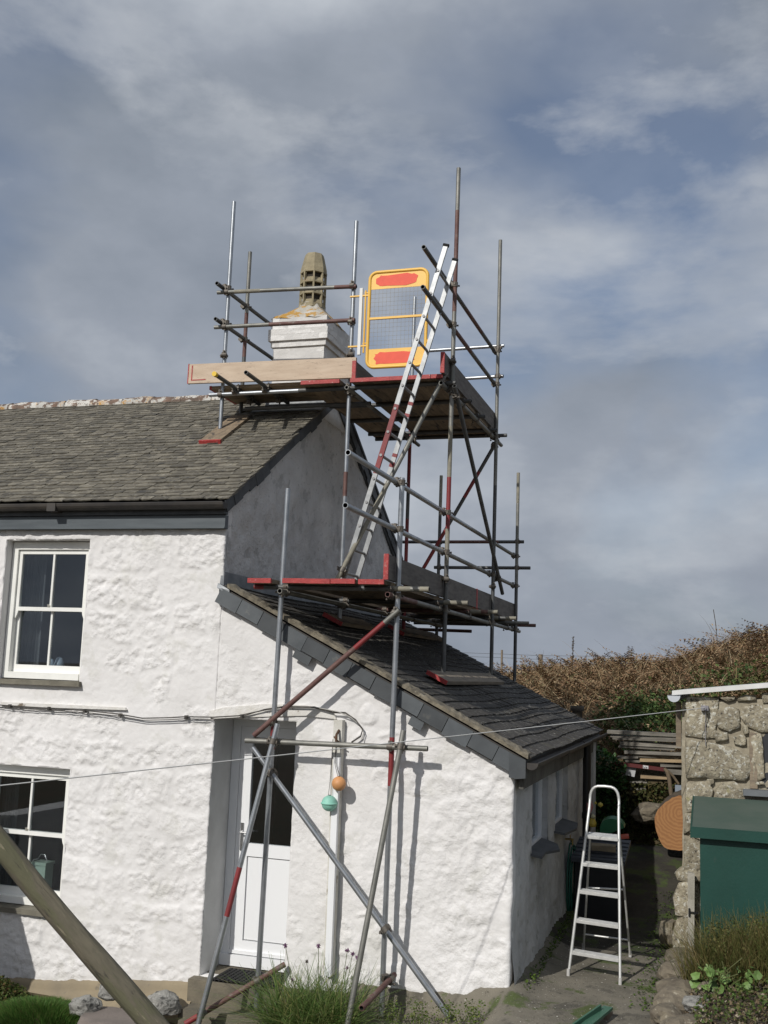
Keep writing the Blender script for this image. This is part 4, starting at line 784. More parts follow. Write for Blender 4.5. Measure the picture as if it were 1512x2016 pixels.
def leaves(name, pts, size, mt, parent=None, seed=1, flat=.5, aspect=.7):
    """folded leaf quads with random attitudes"""
    rg = np.random.default_rng(seed); n = len(pts); nrm = rg.normal(size=(n, 3)); nrm[:, 2] = np.abs(nrm[:, 2])+flat; nrm /= np.linalg.norm(nrm, axis=1)[:, None]
    t = rg.normal(size=(n, 3)); t -= nrm*(t*nrm).sum(1)[:, None]; t /= np.linalg.norm(t, axis=1)[:, None]; bt = np.cross(nrm, t); s = (size*rg.uniform(.6, 1.3, n))[:, None]
    a = pts-t*s; c = pts+t*s; w = bt*s*aspect; mid = pts+nrm*s*.0-t*s*.1; l, r = mid-w+nrm*s*.25, mid+w+nrm*s*.25
    V = np.stack([a, l, c, r], 1).reshape(-1, 3); o = np.arange(n)[:, None]*4; F = np.concatenate([o+np.array([0, 3, 2]), o+np.array([0, 2, 1])])
    return npmesh(name, V, F, mt, parent)
# ----------------------------------------------------------------- bracken on the hill
rg = np.random.default_rng(11)
BRACK = ramp_mat('bracken', [(0.075, 0.045, 0.027), (0.150, 0.083, 0.045), (0.225, 0.132, 0.069), (0.330, 0.217, 0.117), (0.450, 0.338, 0.195), (0.165, 0.090, 0.048), (0.270, 0.173, 0.090), (0.105, 0.105, 0.045)], patch=(.7, [(0.135, 0.068, 0.039), (0.083, 0.045, 0.027), (0.225, 0.135, 0.075), (0.090, 0.098, 0.042), (0.360, 0.255, 0.150)]))
n = 62000; x = rg.uniform(-5.5, 6.5, n); y = 6.9+rg.random(n)**1.0*9.0; z = terrain(x, y)
br = blades('bracken', np.stack([x, y, z-.03], -1), rg.uniform(.10, .40, n), .0058, (.1, .85), (.2, 1.0), BRACK, seg=2, seed=2); tag(br, 'dry brown bracken covering the hillside behind the outbuilding', 'bracken', kind='stuff')
n = 1100; x = rg.uniform(-4, 6, n); y = rg.uniform(7.2, 13, n)
st = blades('straw_stems', np.stack([x, y, terrain(x, y)], -1), rg.uniform(.5, 1.0, n), .006, (.1, .6), (.3, .9), ramp_mat('straw', [(.42, .33, .19), (.30, .21, .11), (.5, .42, .27)]), seg=5, seed=3); tag(st, 'pale dead stems arching over the bracken hillside', 'stems', kind='stuff')
n = 9000; x = rg.uniform(-30, 22, n); y = rg.uniform(14, 26, n); tag(blades('heath', np.stack([x, y, terrain(x, y)-.03], -1), rg.uniform(.12, .3, n), .012, (.1, .6), (.1, .6), ramp_mat('heath', [(.07, .04, .028), (.05, .045, .02), (.14, .08, .04)]), seg=2, seed=4), 'dark heath growing along the skyline', 'heath', kind='stuff')
def fronds(name, base, length, mt, seed, k=9):
    rg = np.random.default_rng(seed); n = len(base); a = rg.uniform(0, 2*np.pi, n); d = np.stack([np.cos(a), np.sin(a), np.zeros(n)], -1); s = np.stack([-np.sin(a), np.cos(a), rg.uniform(-.3, .3, n)], -1); V = []
    ln = rg.uniform(.3, .8, n)[:, None]; dr = rg.uniform(.3, .9, n)[:, None]; up = np.array([0, 0, 1.]); L = length[:, None]
    at = lambda t: base+L*(d*(ln*t+dr*t*t)+up*(t*.9-dr*.6*t*t))
    for i in range(1, k+1):
        t = .18+.8*i/k; p = at(t); q = at(min(1.05, t+.05)); w = L*.26*(1-t*.85); h = up*L*rg.uniform(-.08, .03, (n, 1))
        for sg in (-1, 1): V += [p, p+s*sg*w+h+d*w*.4, q]
    V = np.stack(V, 1).reshape(-1, 3); return npmesh(name, V, np.arange(len(V)).reshape(-1, 3), mt)
n = 3600; x = rg.uniform(-4.5, 5.5, n); y = 7.0+rg.random(n)*7.5; tag(fronds('fern_fronds', np.stack([x, y, terrain(x, y)+.02], -1), rg.uniform(.25, .6, n), ramp_mat('fern', [(.11, .064, .036), (.19, .115, .062), (.28, .18, .10), (.15, .084, .046), (.38, .28, .17), (.12, .115, .05)], rough=.8), 12), 'rust brown fern fronds tangled over the hillside', 'bracken', kind='stuff')
# green bramble patch and ivy on the bank
n = 7000; cx = rg.normal(.62, .36, n); cy = rg.normal(8.5, .65, n); k = (cx > -.3) & (cy > 7.2); cx, cy = cx[k], cy[k]; cz = terrain(cx, cy)+rg.random(k.sum())**2*.38+.03
BRAM = ramp_mat('bramble_leaf', [(0.033, 0.068, 0.018), (0.075, 0.128, 0.038), (0.053, 0.090, 0.027), (0.128, 0.180, 0.053), (0.090, 0.083, 0.030)], rough=.55, trans=.15)
tag(leaves('bramble', np.stack([cx, cy, cz], -1), .034, BRAM, seed=5), 'green bramble patch on the bank above the timber pile', 'bramble', kind='stuff')
n = 3000; cx = rg.uniform(1.2, 4.5, n); cy = rg.normal(10.0, .5, n); cz = terrain(cx, cy)+rg.random(n)*.3; tag(leaves('bramble', np.stack([cx, cy, cz], -1), .04, BRAM, seed=15), 'green bramble strip on the hillside above the outbuilding roof', 'bramble', kind='stuff')
n = 5200; cx = rg.uniform(-.35, .45, n); cy = rg.uniform(6.15, 7.0, n); cz = .35+rg.random(n)*1.5*(1-.3*(cx+.35)); tag(leaves('ivy', np.stack([cx, cy, cz], -1), .03, ramp_mat('ivy_leaf', [(.012, .035, .010), (.03, .075, .02), (.05, .11, .03), (.02, .05, .014)], rough=.45, trans=.1), seed=6), 'dark ivy growing behind the lean-to corner by the timber', 'ivy', kind='stuff')
n = 2600; cx = rg.uniform(.25, 1.2, n); cy = rg.uniform(6.2, 6.8, n); cz = .4+rg.random(n)*.85; tag(leaves('undergrowth', np.stack([cx, cy, cz], -1), .028, ramp_mat('undergrowth_leaf', [(.02, .03, .008), (.06, .05, .018), (.035, .06, .015), (.10, .07, .025)], rough=.7), seed=7), 'brown and green undergrowth under the timber pile', 'undergrowth', kind='stuff')
# ================================================================= outbuilding
outb = thing('stone_outbuilding', 'granite rubble outbuilding with a white sloping roof edge', 'outbuilding', (2.5, 4, 0))
BUFF = mat('lime_mortar', (.36, .325, .245), (.24, .21, .155), 9, .95, bump=.8, bscale=30, spots=[((.16, .14, .10), 6, .6, .5)])
GRAN = mat('lichened_granite', (.40, .36, .265), (.225, .195, .14), 18, .95, rand=.16, bump=.9, bscale=40, bdist=.02, spots=[((.58, .57, .50), 26, .55, .85), ((.055, .052, .045), 30, .585, .9), ((.30, .28, .11), 8, .64, .6)])
us = cuts(1.34, 4.2, .03, []); vz = cuts(-.1, 2.53, .03, [])
put(wall_mesh('front_wall', us, vz, lambda u, v: v < 2.47+.07*(u-1.34)/.8, lambda U, V: .03*(fbm(U*4, V*4, 4)-.5)-.0, lambda U, V, H: (U+.03*(fbm(V*3, U*0, 3)-.5)*sstep(1.6, 1.34, U)-.05*sstep(.7, 0, V)*sstep(1.7, 1.34, U), 2.0-H, V), BUFF, None, (0, .3, 0)), outb)
b = MB(); b.box(1.36, 1.62, 2.06, 6.0, -.1, 2.46, jit=.01); b.box(1.63, 4.2, 5.7, 6.0, -.1, 2.5); put(b.build('side_wall', GRAN), outb)
_R = (CR, CU, CF)
def unproj(px, py, axis, val):
    """point of the outbuilding elevation measured from the photograph"""
    r = CF+CR*((px-756)/2100)-CU*((py-1008)/2100); t = (val-CAMP[axis])/r[axis]; return CAMP+r*t
stones_px = [[(670, 270), (830, 268), (975, 290), (965, 480), (935, 665), (800, 655), (660, 638), (655, 450)], [(985, 385), (1090, 360), (1175, 390), (1190, 560), (1090, 602), (975, 555), (960, 470)],
 [(1215, 362), (1340, 345), (1500, 340), (1500, 600), (1390, 608), (1270, 555), (1195, 450)], [(1180, 262), (1260, 245), (1352, 252), (1350, 292), (1260, 305), (1172, 300)], [(985, 262), (1140, 258), (1135, 290), (1070, 312)], [(1410, 232), (1500, 212), (1500, 328), (1420, 315)],
 [(1130, 655), (1190, 640), (1250, 655), (1255, 735), (1200, 742), (1140, 725)], [(1290, 640), (1350, 620), (1410, 640), (1420, 850), (1435, 1050), (1380, 1085), (1325, 1080), (1305, 900)],
 [(670, 690), (900, 725), (1100, 770), (1275, 855), (1295, 990), (1235, 1092), (1080, 1070), (930, 1062), (800, 1050), (680, 1062), (660, 880)], [(668, 1120), (860, 1100), (918, 1180), (905, 1265), (820, 1275), (790, 1392), (670, 1402), (655, 1250)],
 [(950, 1182), (1040, 1110), (1130, 1098), (1210, 1150), (1325, 1190), (1330, 1290), (950, 1290)], [(660, 1415), (790, 1402), (800, 1560), (700, 1580), (640, 1620)], [(650, 1640), (720, 1660), (850, 1720), (850, 1960), (760, 1990), (640, 1970)], [(1200, 520), (1265, 550), (1285, 620), (1240, 630)], [(940, 600), (1060, 620), (1075, 690), (960, 705)], [(865, 1075), (935, 1070), (930, 1120), (885, 1138)],
 [(700, 1600), (850, 1610), (850, 1700), (740, 1650)], [(1340, 1100), (1420, 1100), (1440, 1130), (1345, 1140)]]
def stone_piece(P, y, dep, par, mt, name='stone'):
    """rounded rough stone from an outline in a wall plane (normal -Y)"""
    P = [Vector(p) for p in P]; c = sum(P, Vector())/len(P); Q = []
    for i, p in enumerate(P):
        q = P[(i+1) % len(P)]; L = (q-p).length; k = max(1, round(L/.07))
        for j in range(k): Q.append(p.lerp(q, j/k))
    n = len(Q); b = MB(); vs = []
    P = [c+(p-c)*1.06 for p in P]; Q = [c+(q-c)*1.06 for q in Q]
    for (s, d) in ((1.0, .03), (.995, -.6*dep), (.955, -.9*dep), (.72, -1.0*dep), (.38, -1.08*dep)):
        for q in Q: w = c+(q-c)*s; vs.append(Vector((w.x, y+d, w.z))+Vector([random.uniform(-.006, .006) for _ in range(3)])+Vector((0, random.uniform(-.010, .010) if s < .95 else 0, 0)))
    fs = [(k*n+i, k*n+(i+1) % n, (k+1)*n+(i+1) % n, (k+1)*n+i) for k in range(4) for i in range(n)]; vs.append(Vector((c.x, y-1.1*dep, c.z))); fs += [(4*n+i, 4*n+(i+1) % n, 5*n) for i in range(n)]
    b.add(vs, fs, 0, True); return put(b.build(name, mt), par)
for P in stones_px: stone_piece([unproj(1220+x/5.04, 1320+y/5.04, 1, 2.0) for x, y in P], 2.0, random.uniform(.035, .055), outb, GRAN)
x = 1.30; z = .05
for (x0, x1, z0, z1) in ((1.27, 1.52, .02, .36), (1.28, 1.50, .40, .70), (1.30, 1.55, .73, .86), (2.2, 2.6, 2.1, 2.45), (2.25, 2.8, 1.6, 2.05), (2.65, 3.1, 2.12, 2.5), (2.9, 3.4, 1.5, 2.05), (3.15, 3.7, 2.1, 2.55), (3.5, 4.1, 1.4, 2.0)):
    stone_piece([(x0, 2, z0), ((x0+x1)/2, 2, z0-.02), (x1, 2, z0+.02), (x1+.02, 2, (z0+z1)/2), (x1-.02, 2, z1), ((x0+x1)/2, 2, z1+.02), (x0+.03, 2, z1-.01), (x0-.02, 2, (z0+z1)/2)], 2.0, .045, outb, GRAN)
b = MB(); b.box(1.99, 2.06, 1.955, 2.05, 1.66, 2.20); put(b.build('window_frame', WOOD), outb)
b = MB(); b.box(1.925, 2.9, 1.86, 2.02, 1.60, 1.655, jit=.004); put(b.build('window_sill', mat('grey_slab', (.16, .175, .185), (.13, .14, .15), 6, .7)), outb)
b = MB(); b.box(2.06, 2.8, 2.0, 2.02, 1.66, 2.2); put(b.build('window_pane', DARKROOM), outb)
WSH = mat('white_sheet', (.72, .72, .71), (.62, .62, .60), 5, .6)
b = MB(); b.obox((1.255, 1.86, 2.535), (2.95, 0, .36), (0, 4.2, 0), (0, 0, .045)); put(b.build('roof', WSH), outb)
b = MB(); R = .062; pr = [(1.275+R*math.cos(t), 2.53-R*math.sin(t)) for t in np.linspace(0, math.pi, 11)]; pr2 = [(x+(-.006 if i == 0 else (.006 if i == 10 else 0)), z+.007) for i, (x, z) in enumerate(pr)]
b.prism([(x, 1.80, z) for x, z in pr]+[(x, 1.80, z) for x, z in reversed(pr2)], (0, 4.2, 0)); b.prism([(x, 1.795, z) for x, z in pr], (0, .008, 0)); put(b.build('gutter', mat('grey_gutter', (.50, .53, .57), rough=.4)), outb)
b = MB(); b.box(1.285, 1.335, 2.05, 2.12, 2.02, 2.47); put(b.build('roof_bracket', WOOD), outb)
b = MB(); b.box(1.535, 1.605, 1.90, 1.945, 2.395, 2.445); b.cyl((1.57, 1.90, 2.42), (1.57, 1.83, 2.42), .016, 10); b.path([(1.575, 1.925, 2.40), (1.577, 1.93, 2.3), (1.572, 1.925, 2.15), (1.575, 1.92, 2.05)], .004, 5); put(b.build('line_bracket', mat('bracket_metal', (.32, .31, .33), rough=.4, metal=.6)), outb)
b = MB(); B0 = Vector((1.57, 1.83, 2.425)); A0 = unproj(0, 1545, 1, -4.2); A0 = A0-(B0-A0)*.25; pts = [A0.lerp(B0, t)-Vector((0, 0, .03*t*(1-t))) for t in np.linspace(0, 1, 24)]; b.path(pts, .0036, 6)
tag(b.build('washing_line', mat('line_white', (.62, .62, .60), rough=.6)), 'thin white washing line strung from the outbuilding across the cottage front', 'line')
b = MB(); b.cyl(A0+Vector((0, 0, -1.6)), A0+Vector((0, 0, .1)), .04, 10); tag(b.build('line_post', WOOD), kind='structure')
# ================================================================= green store box
GREEN = mat('green_paint', (.005, .043, .032), (.007, .053, .040), 2.5, .5, bump=.1, spots=[((.03, .06, .05), 6, .68, .5), ((.10, .12, .10), 50, .74, .6)]); GREENT = mat('green_felt', (.055, .085, .068), (.075, .10, .082), 3, .8, bump=.1)
shed = thing('green_storage_shed', 'dark green storage box with sloping lid against the outbuilding', 'storage box', (2.2, 1.4, .15))
b = MB(); b.box(1.53, 3.1, .97, 1.86, .12, 1.30); put(b.build('body', GREEN), shed)
b = MB(); b.prism([(1.465, .90, 1.335), (1.465, 1.88, 1.515), (1.465, 1.88, 1.56), (1.465, .90, 1.38)], (1.75, 0, 0)); lid = put(b.build('lid', GREENT), shed)
b = MB(); b.box(1.46, 3.22, .882, .899, 1.29, 1.385); b.prism([(1.448, .90, 1.285), (1.448, 1.88, 1.465), (1.448, 1.88, 1.56), (1.448, .90, 1.38)], (.016, 0, 0)); under(b.build('lid_trim', GREEN), lid)
b = MB(); b.box(1.40, 1.46, 1.80, 1.90, -.05, .83, jit=.008); post = tag(b.build('concrete_post', mat('pale_concrete', (.38, .36, .31), (.28, .265, .22), 9, .9, bump=.6, bscale=50)), 'short concrete post with a black hinge beside the green storage box', 'post')
b = MB(); b.box(1.405, 1.50, 1.785, 1.80, .46, .475); b.box(1.405, 1.42, 1.78, 1.80, .43, .505); b.box(1.46, 1.47, 1.78, 1.80, .44, .495); b.build('hinge', BLACKPL, post)
# ================================================================= step ladder
STEPM = mat('bright_aluminium', (.60, .60, .58), (.70, .70, .68), 20, .4, metal=.45)
sl = thing('step_ladder', 'silver aluminium step ladder with hoop handle on the side path', 'step ladder', (.62, 1.2, 0))
fr = lambda z: Vector((.85-.035*z, .72+.25*z, z)); fl = lambda z: Vector((.38+.10*z, .83+.18*z, z))
b = MB(); top = []
zt = 1.66; a, c = fr(1.46), fl(1.46)
hoop = [fl(0)]+[fl(z) for z in (.4, .8, 1.2, 1.46)]
w = c.lerp(a, .5)
def arc(t):
    base = c.lerp(a, .5-.5*math.cos(t)*abs(math.cos(t))**-.45 if abs(math.cos(t)) > 1e-6 else .5); return Vector((base.x, base.y+.045, 1.46+.205*math.sin(t)**.55))
hoop += [arc(t) for t in np.linspace(.12, math.pi-.12, 13)]+[fr(z) for z in (1.46, 1.2, .8, .4)]+[fr(0)]
b.path(hoop, .0135, 8); put(b.build('front_frame', STEPM), sl)
for k, z in enumerate((.205, .475, .725, .965)):
    p, q = fl(z), fr(z); b = MB(); u = (q-p); b.obox(p+Vector((.008, -.02, -.022)), u-Vector((.016, 0, 0)), (0, .085, .008), (0, 0, .024))
    for j in range(4): b.obox(p+Vector((.012, -.014+j*.02, .0035+.002*j)), u-Vector((.024, 0, 0)), (0, .010, .001), (0, 0, .004))
    put(b.build('tread', STEPM), sl)
p, q = fl(1.21), fr(1.21); b = MB(); u = q-p; b.obox(p+Vector((.004, -.03, -.02)), u-Vector((.008, 0, 0)), (0, .20, .01), (0, 0, .022))
for j in range(7): b.obox(p+Vector((.01, -.024+j*.027, .003+.0013*j)), u-Vector((.02, 0, 0)), (0, .014, .001), (0, 0, .005))
put(b.build('platform', STEPM), sl)
rl0, rl1, rr0, rr1 = fl(1.21)+Vector((.03, .10, 0)), Vector((.40, 1.80, .01)), fr(1.25)+Vector((-.005, .10, 0)), Vector((.86, 1.72, .01))
for k, (p, q) in enumerate(((rl0, rl1), (rr0, rr1))): b = MB(); b.cyl(p, q, .0105, 8); put(b.build('rear_leg', STEPM), sl)
for t in (.86, .45): b = MB(); b.cyl(rl0.lerp(rl1, t), rr0.lerp(rr1, t), .009, 8); put(b.build('rear_crossbar', STEPM), sl)
for p in (fl(0), fr(0), rl1, rr1): b = MB(); b.cyl(p+Vector((0, -.008, .0)), p+Vector((0, .0, .06)), .016, 8); put(b.build('rubber_foot', mat('grey_rubber', (.45, .44, .42), rough=.8)), sl)
# ================================================================= behind the ladder: bin, brick, toys, hose
b = MB(); b.box(.13, .64, 3.25, 3.95, -.02, .66); bunker = tag(b.build('coal_bunker', mat('dark_plastic', (.010, .011, .013), rough=.6)), 'dark plastic bunker with slate-blue lid behind the step ladder', 'bunker')
b = MB(); b.prism([(.09, 3.18, .62), (.09, 4.0, .74), (.09, 4.0, .79), (.09, 3.18, .67)], (.60, 0, 0))
for j in range(5): b.obox((.10, 3.25+j*.15, .681+j*.022), (.58, 0, 0), (0, .05, .0073), (0, 0, .012))
b.build('lid', mat('blue_grey_plastic', (.035, .042, .055), (.05, .056, .07), 6, .5), bunker)
b = MB(); b.obox((.30, 3.36, .73), (.27, .02, 0), (-.01, .11, .016), (0, 0, .06), jit=.004); tag(b.build('brick', mat('pale_brick', (.30, .25, .17), (.22, .185, .13), 12, .9, bump=.5)), 'pale stone block lying on the lid of the dark bunker', 'brick')
def plastic(n, c): return mat(n, c, rough=.4)
b = MB(); b.lathe((.20, 4.35, .86), [(0, 0), (.045, .01), (.05, .05), (.03, .11), (.0, .13)], 12); toy = tag(b.build('plastic_toy', plastic('toy_yellow', (.62, .48, .08))), 'yellow plastic toy with round head on the ground behind the bunker', 'toy'); b = MB(); b.lathe((.21, 4.33, .99), [(0, -.03), (.028, -.012), (.03, .01), (.0, .035)], 10); b.build('head', plastic('toy_cream', (.60, .58, .38)), toy)
b = MB(); b.prism([(.12, 4.4, 1.05), (.17, 4.4, 1.02), (.20, 4.4, 1.09), (.18, 4.4, 1.17), (.155, 4.4, 1.12), (.125, 4.4, 1.15)], (0, .04, 0)); tag(b.build('plastic_toy', plastic('toy_pink', (.62, .25, .25))), 'small pink plastic toy against the lean-to corner', 'toy')
b = MB(); b.lathe((.29, 4.4, 1.13), [(0, -.03), (.03, -.01), (.03, .015), (0, .035)], 10); b.lathe((.23, 4.4, 1.15), [(0, -.02), (.022, 0), (0, .02)], 8); tag(b.build('plastic_toy', plastic('toy_lemon', (.66, .56, .12))), 'pair of small yellow and white toy balls by the ivy', 'toy')
b = MB(); n = 12; P = [(.44+.15*math.cos(a), 4.35, .86+.12*math.sin(a)) for a in np.linspace(.2, math.pi, n)]+[(.29, 4.35, .80), (.40, 4.35, .80)]; b.prism(P, (0, .16, .02)); tag(b.build('plastic_toy', plastic('toy_green', (.02, .16, .07))), 'green curved plastic toy barrow behind the step ladder platform', 'toy')
b = MB(); b.obox((.44, 4.1, .76), (.22, .03, .03), (-.02, .18, 0), (0, 0, .035), jit=.006); tag(b.build('plastic_toy', plastic('toy_red', (.55, .10, .05))), 'flat red plastic toy behind the step ladder platform', 'toy')
pts = []
for k in range(3):
    for a in np.linspace(0, 2*math.pi, 22, endpoint=False): w = .085+.015*k+.02*math.sin(a*2+k); pts.append((.07+.02*k+.02*math.sin(a), 3.34+.16*k*.3+w*math.sin(a)*1.9, .42+.40*math.cos(a)-.05*k-(.04 if math.cos(a) < 0 else 0)))
pts += [(.1, 3.5, .5), (.13, 3.7, .12), (.16, 3.6, .03)]
b = MB(); b.path(pts, .0105, 7); tag(b.build('garden_hose', mat('hose_green', (.008, .10, .07), rough=.4)), 'green garden hose looped over the tap on the lean-to side wall', 'hose')
b = MB(); b.cyl((.0, 3.34, .84), (.10, 3.34, .84), .012, 8); b.cyl((.085, 3.34, .84), (.085, 3.34, .78), .011, 8); b.cyl((.06, 3.34, .85), (.06, 3.34, .885), .006, 6); b.cyl((.06, 3.31, .885), (.06, 3.37, .885), .006, 6); tag(b.build('garden_tap', mat('brass', (.45, .33, .14), rough=.4, metal=.8)), 'small outside tap on the lean-to side wall above the hose', 'tap')
# timber pile behind
GREYW = mat('silvered_timber', (.235, .22, .19), (.13, .12, .10), 4, .85, rand=.3, bump=.4, bscale=30, stretch=(1, 8, 8)); TANW = mat('tan_timber', (.36, .27, .16), (.26, .19, .11), 4, .85, rand=.2, bump=.4, stretch=(1, 8, 8))
pk = [(.16, 1.93, 1.65, .045, .0), (.20, 1.865, 1.65, .030, .02), (.24, 1.84, 1.65, .025, .015), (.34, 1.775, 1.65, .055, .01), (.32, 1.725, 1.10, .03, .0), (.40, 1.655, 1.55, .04, .02), (.52, 1.61, 1.6, .04, .03), (.30, 1.57, .60, .035, .02), (.62, 1.555, 1.6, .04, .03), (.42, 1.53, .95, .03, .015), (.90, 1.50, 1.6, .045, .02), (-.14, 1.47, .42, .05, .0), (.95, 1.42, 1.6, .06, -.01), (.36, 1.30, .48, .04, .06), (.63, 1.325, 1.0, .04, .0), (.48, 1.24, .72, .02, .01), (.48, 1.145, .70, .025, .01)]
where = ['topmost, running the whole pile', 'just under the topmost one', 'thin one third from the top', 'broad one fourth from the top', 'short one under the broad plank', 'middle one with a squared left end', 'pale one below the middle', 'short dark one at mid height on the left', 'long one above the red board', 'thin one just above the red board', 'right-hand one level with the red board', 'leftmost one touching the lean-to corner', 'broad pale one below the red board at right', 'stubby tilted one low in the pile', 'tan one low in the pile by the branch', 'thin one near the bottom', 'lowest of all']
for i, (x0, z, x1, h, ti) in enumerate(pk):
    b = MB(); y = 6.52+random.uniform(-.06, .06); b.obox((x0, y, z-h/2), (x1-x0, random.uniform(-.05, .05), ti), (0, .16, 0), (0, 0, h), jit=.004)
    tag(b.build('timber_plank', TANW if i in (8, 11, 14) else GREYW), f'weathered plank in the timber pile, {where[i]}', 'plank', 'planks in the timber pile')
b = MB(); b.obox((.24, 6.44, 1.475), (.72, 0, -.05), (0, .05, 0), (0, 0, .05)); rb = tag(b.build('red_board', mat('dark_red_board', (.09, .012, .012), rough=.5)), 'dark red board with a small white printed label in the timber pile', 'board')
b = MB(); b.obox((.67, 6.436, 1.452), (.075, 0, -.0052), (0, .003, 0), (0, 0, .042)); lb = b.build('paper_label', mat('label_paper', (.6, .6, .6), rough=.7), rb)
b = MB()
for dx, w, h in ((.008, .006, .028), (.018, .012, .010), (.036, .005, .030), (.046, .014, .006), (.046, .014, .018)): b.obox((.67+dx, 6.4345, 1.457-dx*.07), (w, 0, 0), (0, .001, 0), (0, 0, h))
b.build('label_print', mat('label_ink', (.02, .02, .03), rough=.7), lb)
b = MB(); b.obox((.42, 6.5, 1.34), (.13, 0, -.02), (0, .04, 0), (.02, 0, .11), jit=.006); tag(b.build('grey_offcut', mat('grey_board', (.42, .43, .43), rough=.7)), 'pale grey square offcut hanging below the red board', 'offcut')
b = MB(); b.path([(.98, 6.0, 1.50), (1.02, 6.0, 1.46), (1.05, 5.98, 1.36), (1.07, 5.95, 1.2), (1.09, 5.93, 1.08)], .03, 8, rr=[.022, .03, .028, .03, .026]); b.path([(1.03, 6.0, 1.47), (1.10, 6.02, 1.40), (1.17, 6.04, 1.30)], .018, 7); tag(b.build('crooked_branch', mat('bark_branch', (.16, .12, .075), (.10, .075, .05), 12, .9, bump=.6)), 'crooked bare branch propped in front of the timber pile', 'branch')
b = MB(); b.box(1.13, 1.26, 5.85, 5.9, 1.13, 1.30); tag(b.build('grey_box', mat('grey_bluepl', (.22, .26, .31), rough=.5)), 'small blue-grey box above the cut log', 'box')
# round of a felled tree
LOGF = bpy.data.materials.new('log_face'); LOGF.use_nodes = True; t = LOGF.node_tree; bs = t.nodes['Principled BSDF']; bs.inputs['Roughness'].default_value = .8
co = t.nodes.new('ShaderNodeTexCoord'); mpn = t.nodes.new('ShaderNodeMapping'); mpn.inputs['Location'].default_value = (-1.20, 0, -.98); t.links.new(co.outputs['Object'], mpn.inputs[0]); wv = t.nodes.new('ShaderNodeTexWave'); wv.wave_type = 'RINGS'; wv.rings_direction = 'Y'; wv.inputs['Scale'].default_value = 7; wv.inputs['Distortion'].default_value = 6; wv.inputs['Detail'].default_value = 4; wv.inputs['Detail Scale'].default_value = 1.6; t.links.new(mpn.outputs[0], wv.inputs[0])
rp = t.nodes.new('ShaderNodeValToRGB'); rp.color_ramp.elements[0].color = (.27, .125, .047, 1); rp.color_ramp.elements[1].color = (.36, .18, .07, 1); t.links.new(wv.outputs[0], rp.inputs[0]); t.links.new(rp.outputs[0], bs.inputs['Base Color'])
BARK = mat('bark', (.10, .075, .05), (.05, .04, .03), 10, .95, bump=.9, bscale=20)
b = MB(); n = 40; cc = Vector((1.19, 0, .84)); rim = []
for i in range(n): a = 2*math.pi*i/n; r = .325*(1+.05*math.sin(a*2+.6)+.03*math.sin(a*5)+random.uniform(-.02, .02)); rim.append(Vector((cc.x+r*math.cos(a)*.92, 5.50, cc.z+r*math.sin(a)*1.1)))
back = [p+Vector((.02, .26, .05)) for p in rim]; b.add(rim, [tuple(reversed(range(n)))], 0); b.add(back, [tuple(range(n))], 0); b.add(rim+back, [(i, n+i, n+(i+1) % n, (i+1) % n) for i in range(n)], 1)
tag(b.build('log_round', [LOGF, BARK]), 'thick orange-brown slice of a felled trunk leaning against the outbuilding', 'log')
# rocks
ROCKM = mat('garden_rock', (.21, .18, .13), (.12, .10, .075), 9, .95, rand=.2, bump=.9, bscale=25, spots=[((.40, .37, .29), 13, .6, .6), ((.05, .047, .04), 11, .62, .7)]); ROCKG = mat('pale_rock', (.34, .335, .31), (.19, .185, .17), 9, .95, bump=1, bscale=26, bdist=.03, spots=[((.055, .055, .05), 14, .54, .85), ((.46, .45, .42), 22, .60, .7)])
def rock(name, label, loc, size, mt, seed, cat='rock', group=None, flat=0):
    bm = bmesh.new(); bmesh.ops.create_icosphere(bm, subdivisions=3, radius=1); off = Vector((seed*3.7, seed*1.3, seed*.7))
    for v in bm.verts:
        p = v.co.copy(); k = 1+.35*mnoise.noise(p*1.1+off)+.16*mnoise.noise(p*2.9+off)+.06*mnoise.noise(p*7+off); q = p*k
        if flat: q.z = math.copysign(min(abs(q.z), .55), q.z)
        v.co = Vector((q.x*size[0], q.y*size[1], q.z*size[2]))
    me = bpy.data.meshes.new(name); bm.to_mesh(me); bm.free(); me.materials.append(mt); o = link(name, me, None, loc); tag(o, label, cat, group); return o
rock('boulder', 'pale boulder on the bank between the log and the ivy', (.80, 6.15, .88), (.24, .2, .15), ROCKM, 3)
rock('kerb_stone', 'upright stone block standing at the edge of the side path', (1.20, 2.25, .17), (.085, .16, .20), ROCKM, 5, flat=1)
for i, (x, y, z, s, lab, mt) in enumerate(((1.36, 1.45, .10, .16, 'brown stone at the far end of the raised bed edge', ROCKM), (1.38, .95, .10, .20, 'long buff stone in the middle of the raised bed edge', ROCKM), (1.37, .50, .07, .17, 'rough stone in the bed edge below the leafy mallow', ROCKM), (1.34, .12, .07, .16, 'orange-brown stone near the front of the raised bed edge', ROCKM), (1.30, -.25, .06, .14, 'dark mottled stone at the corner of the raised bed', ROCKM), (1.52, -.12, .14, .115, 'blue-white stone sitting on the raised bed soil', ROCKG), (1.42, -.52, .05, .17, 'buff stone at the bottom edge of the picture by the bed', ROCKM), (1.62, .22, .16, .12, 'buff stone half buried behind the blue-white one', ROCKM))):
    rock('bed_stone', lab, (x, y, z), (s, s*1.15, s*.62), mt, 10+i)
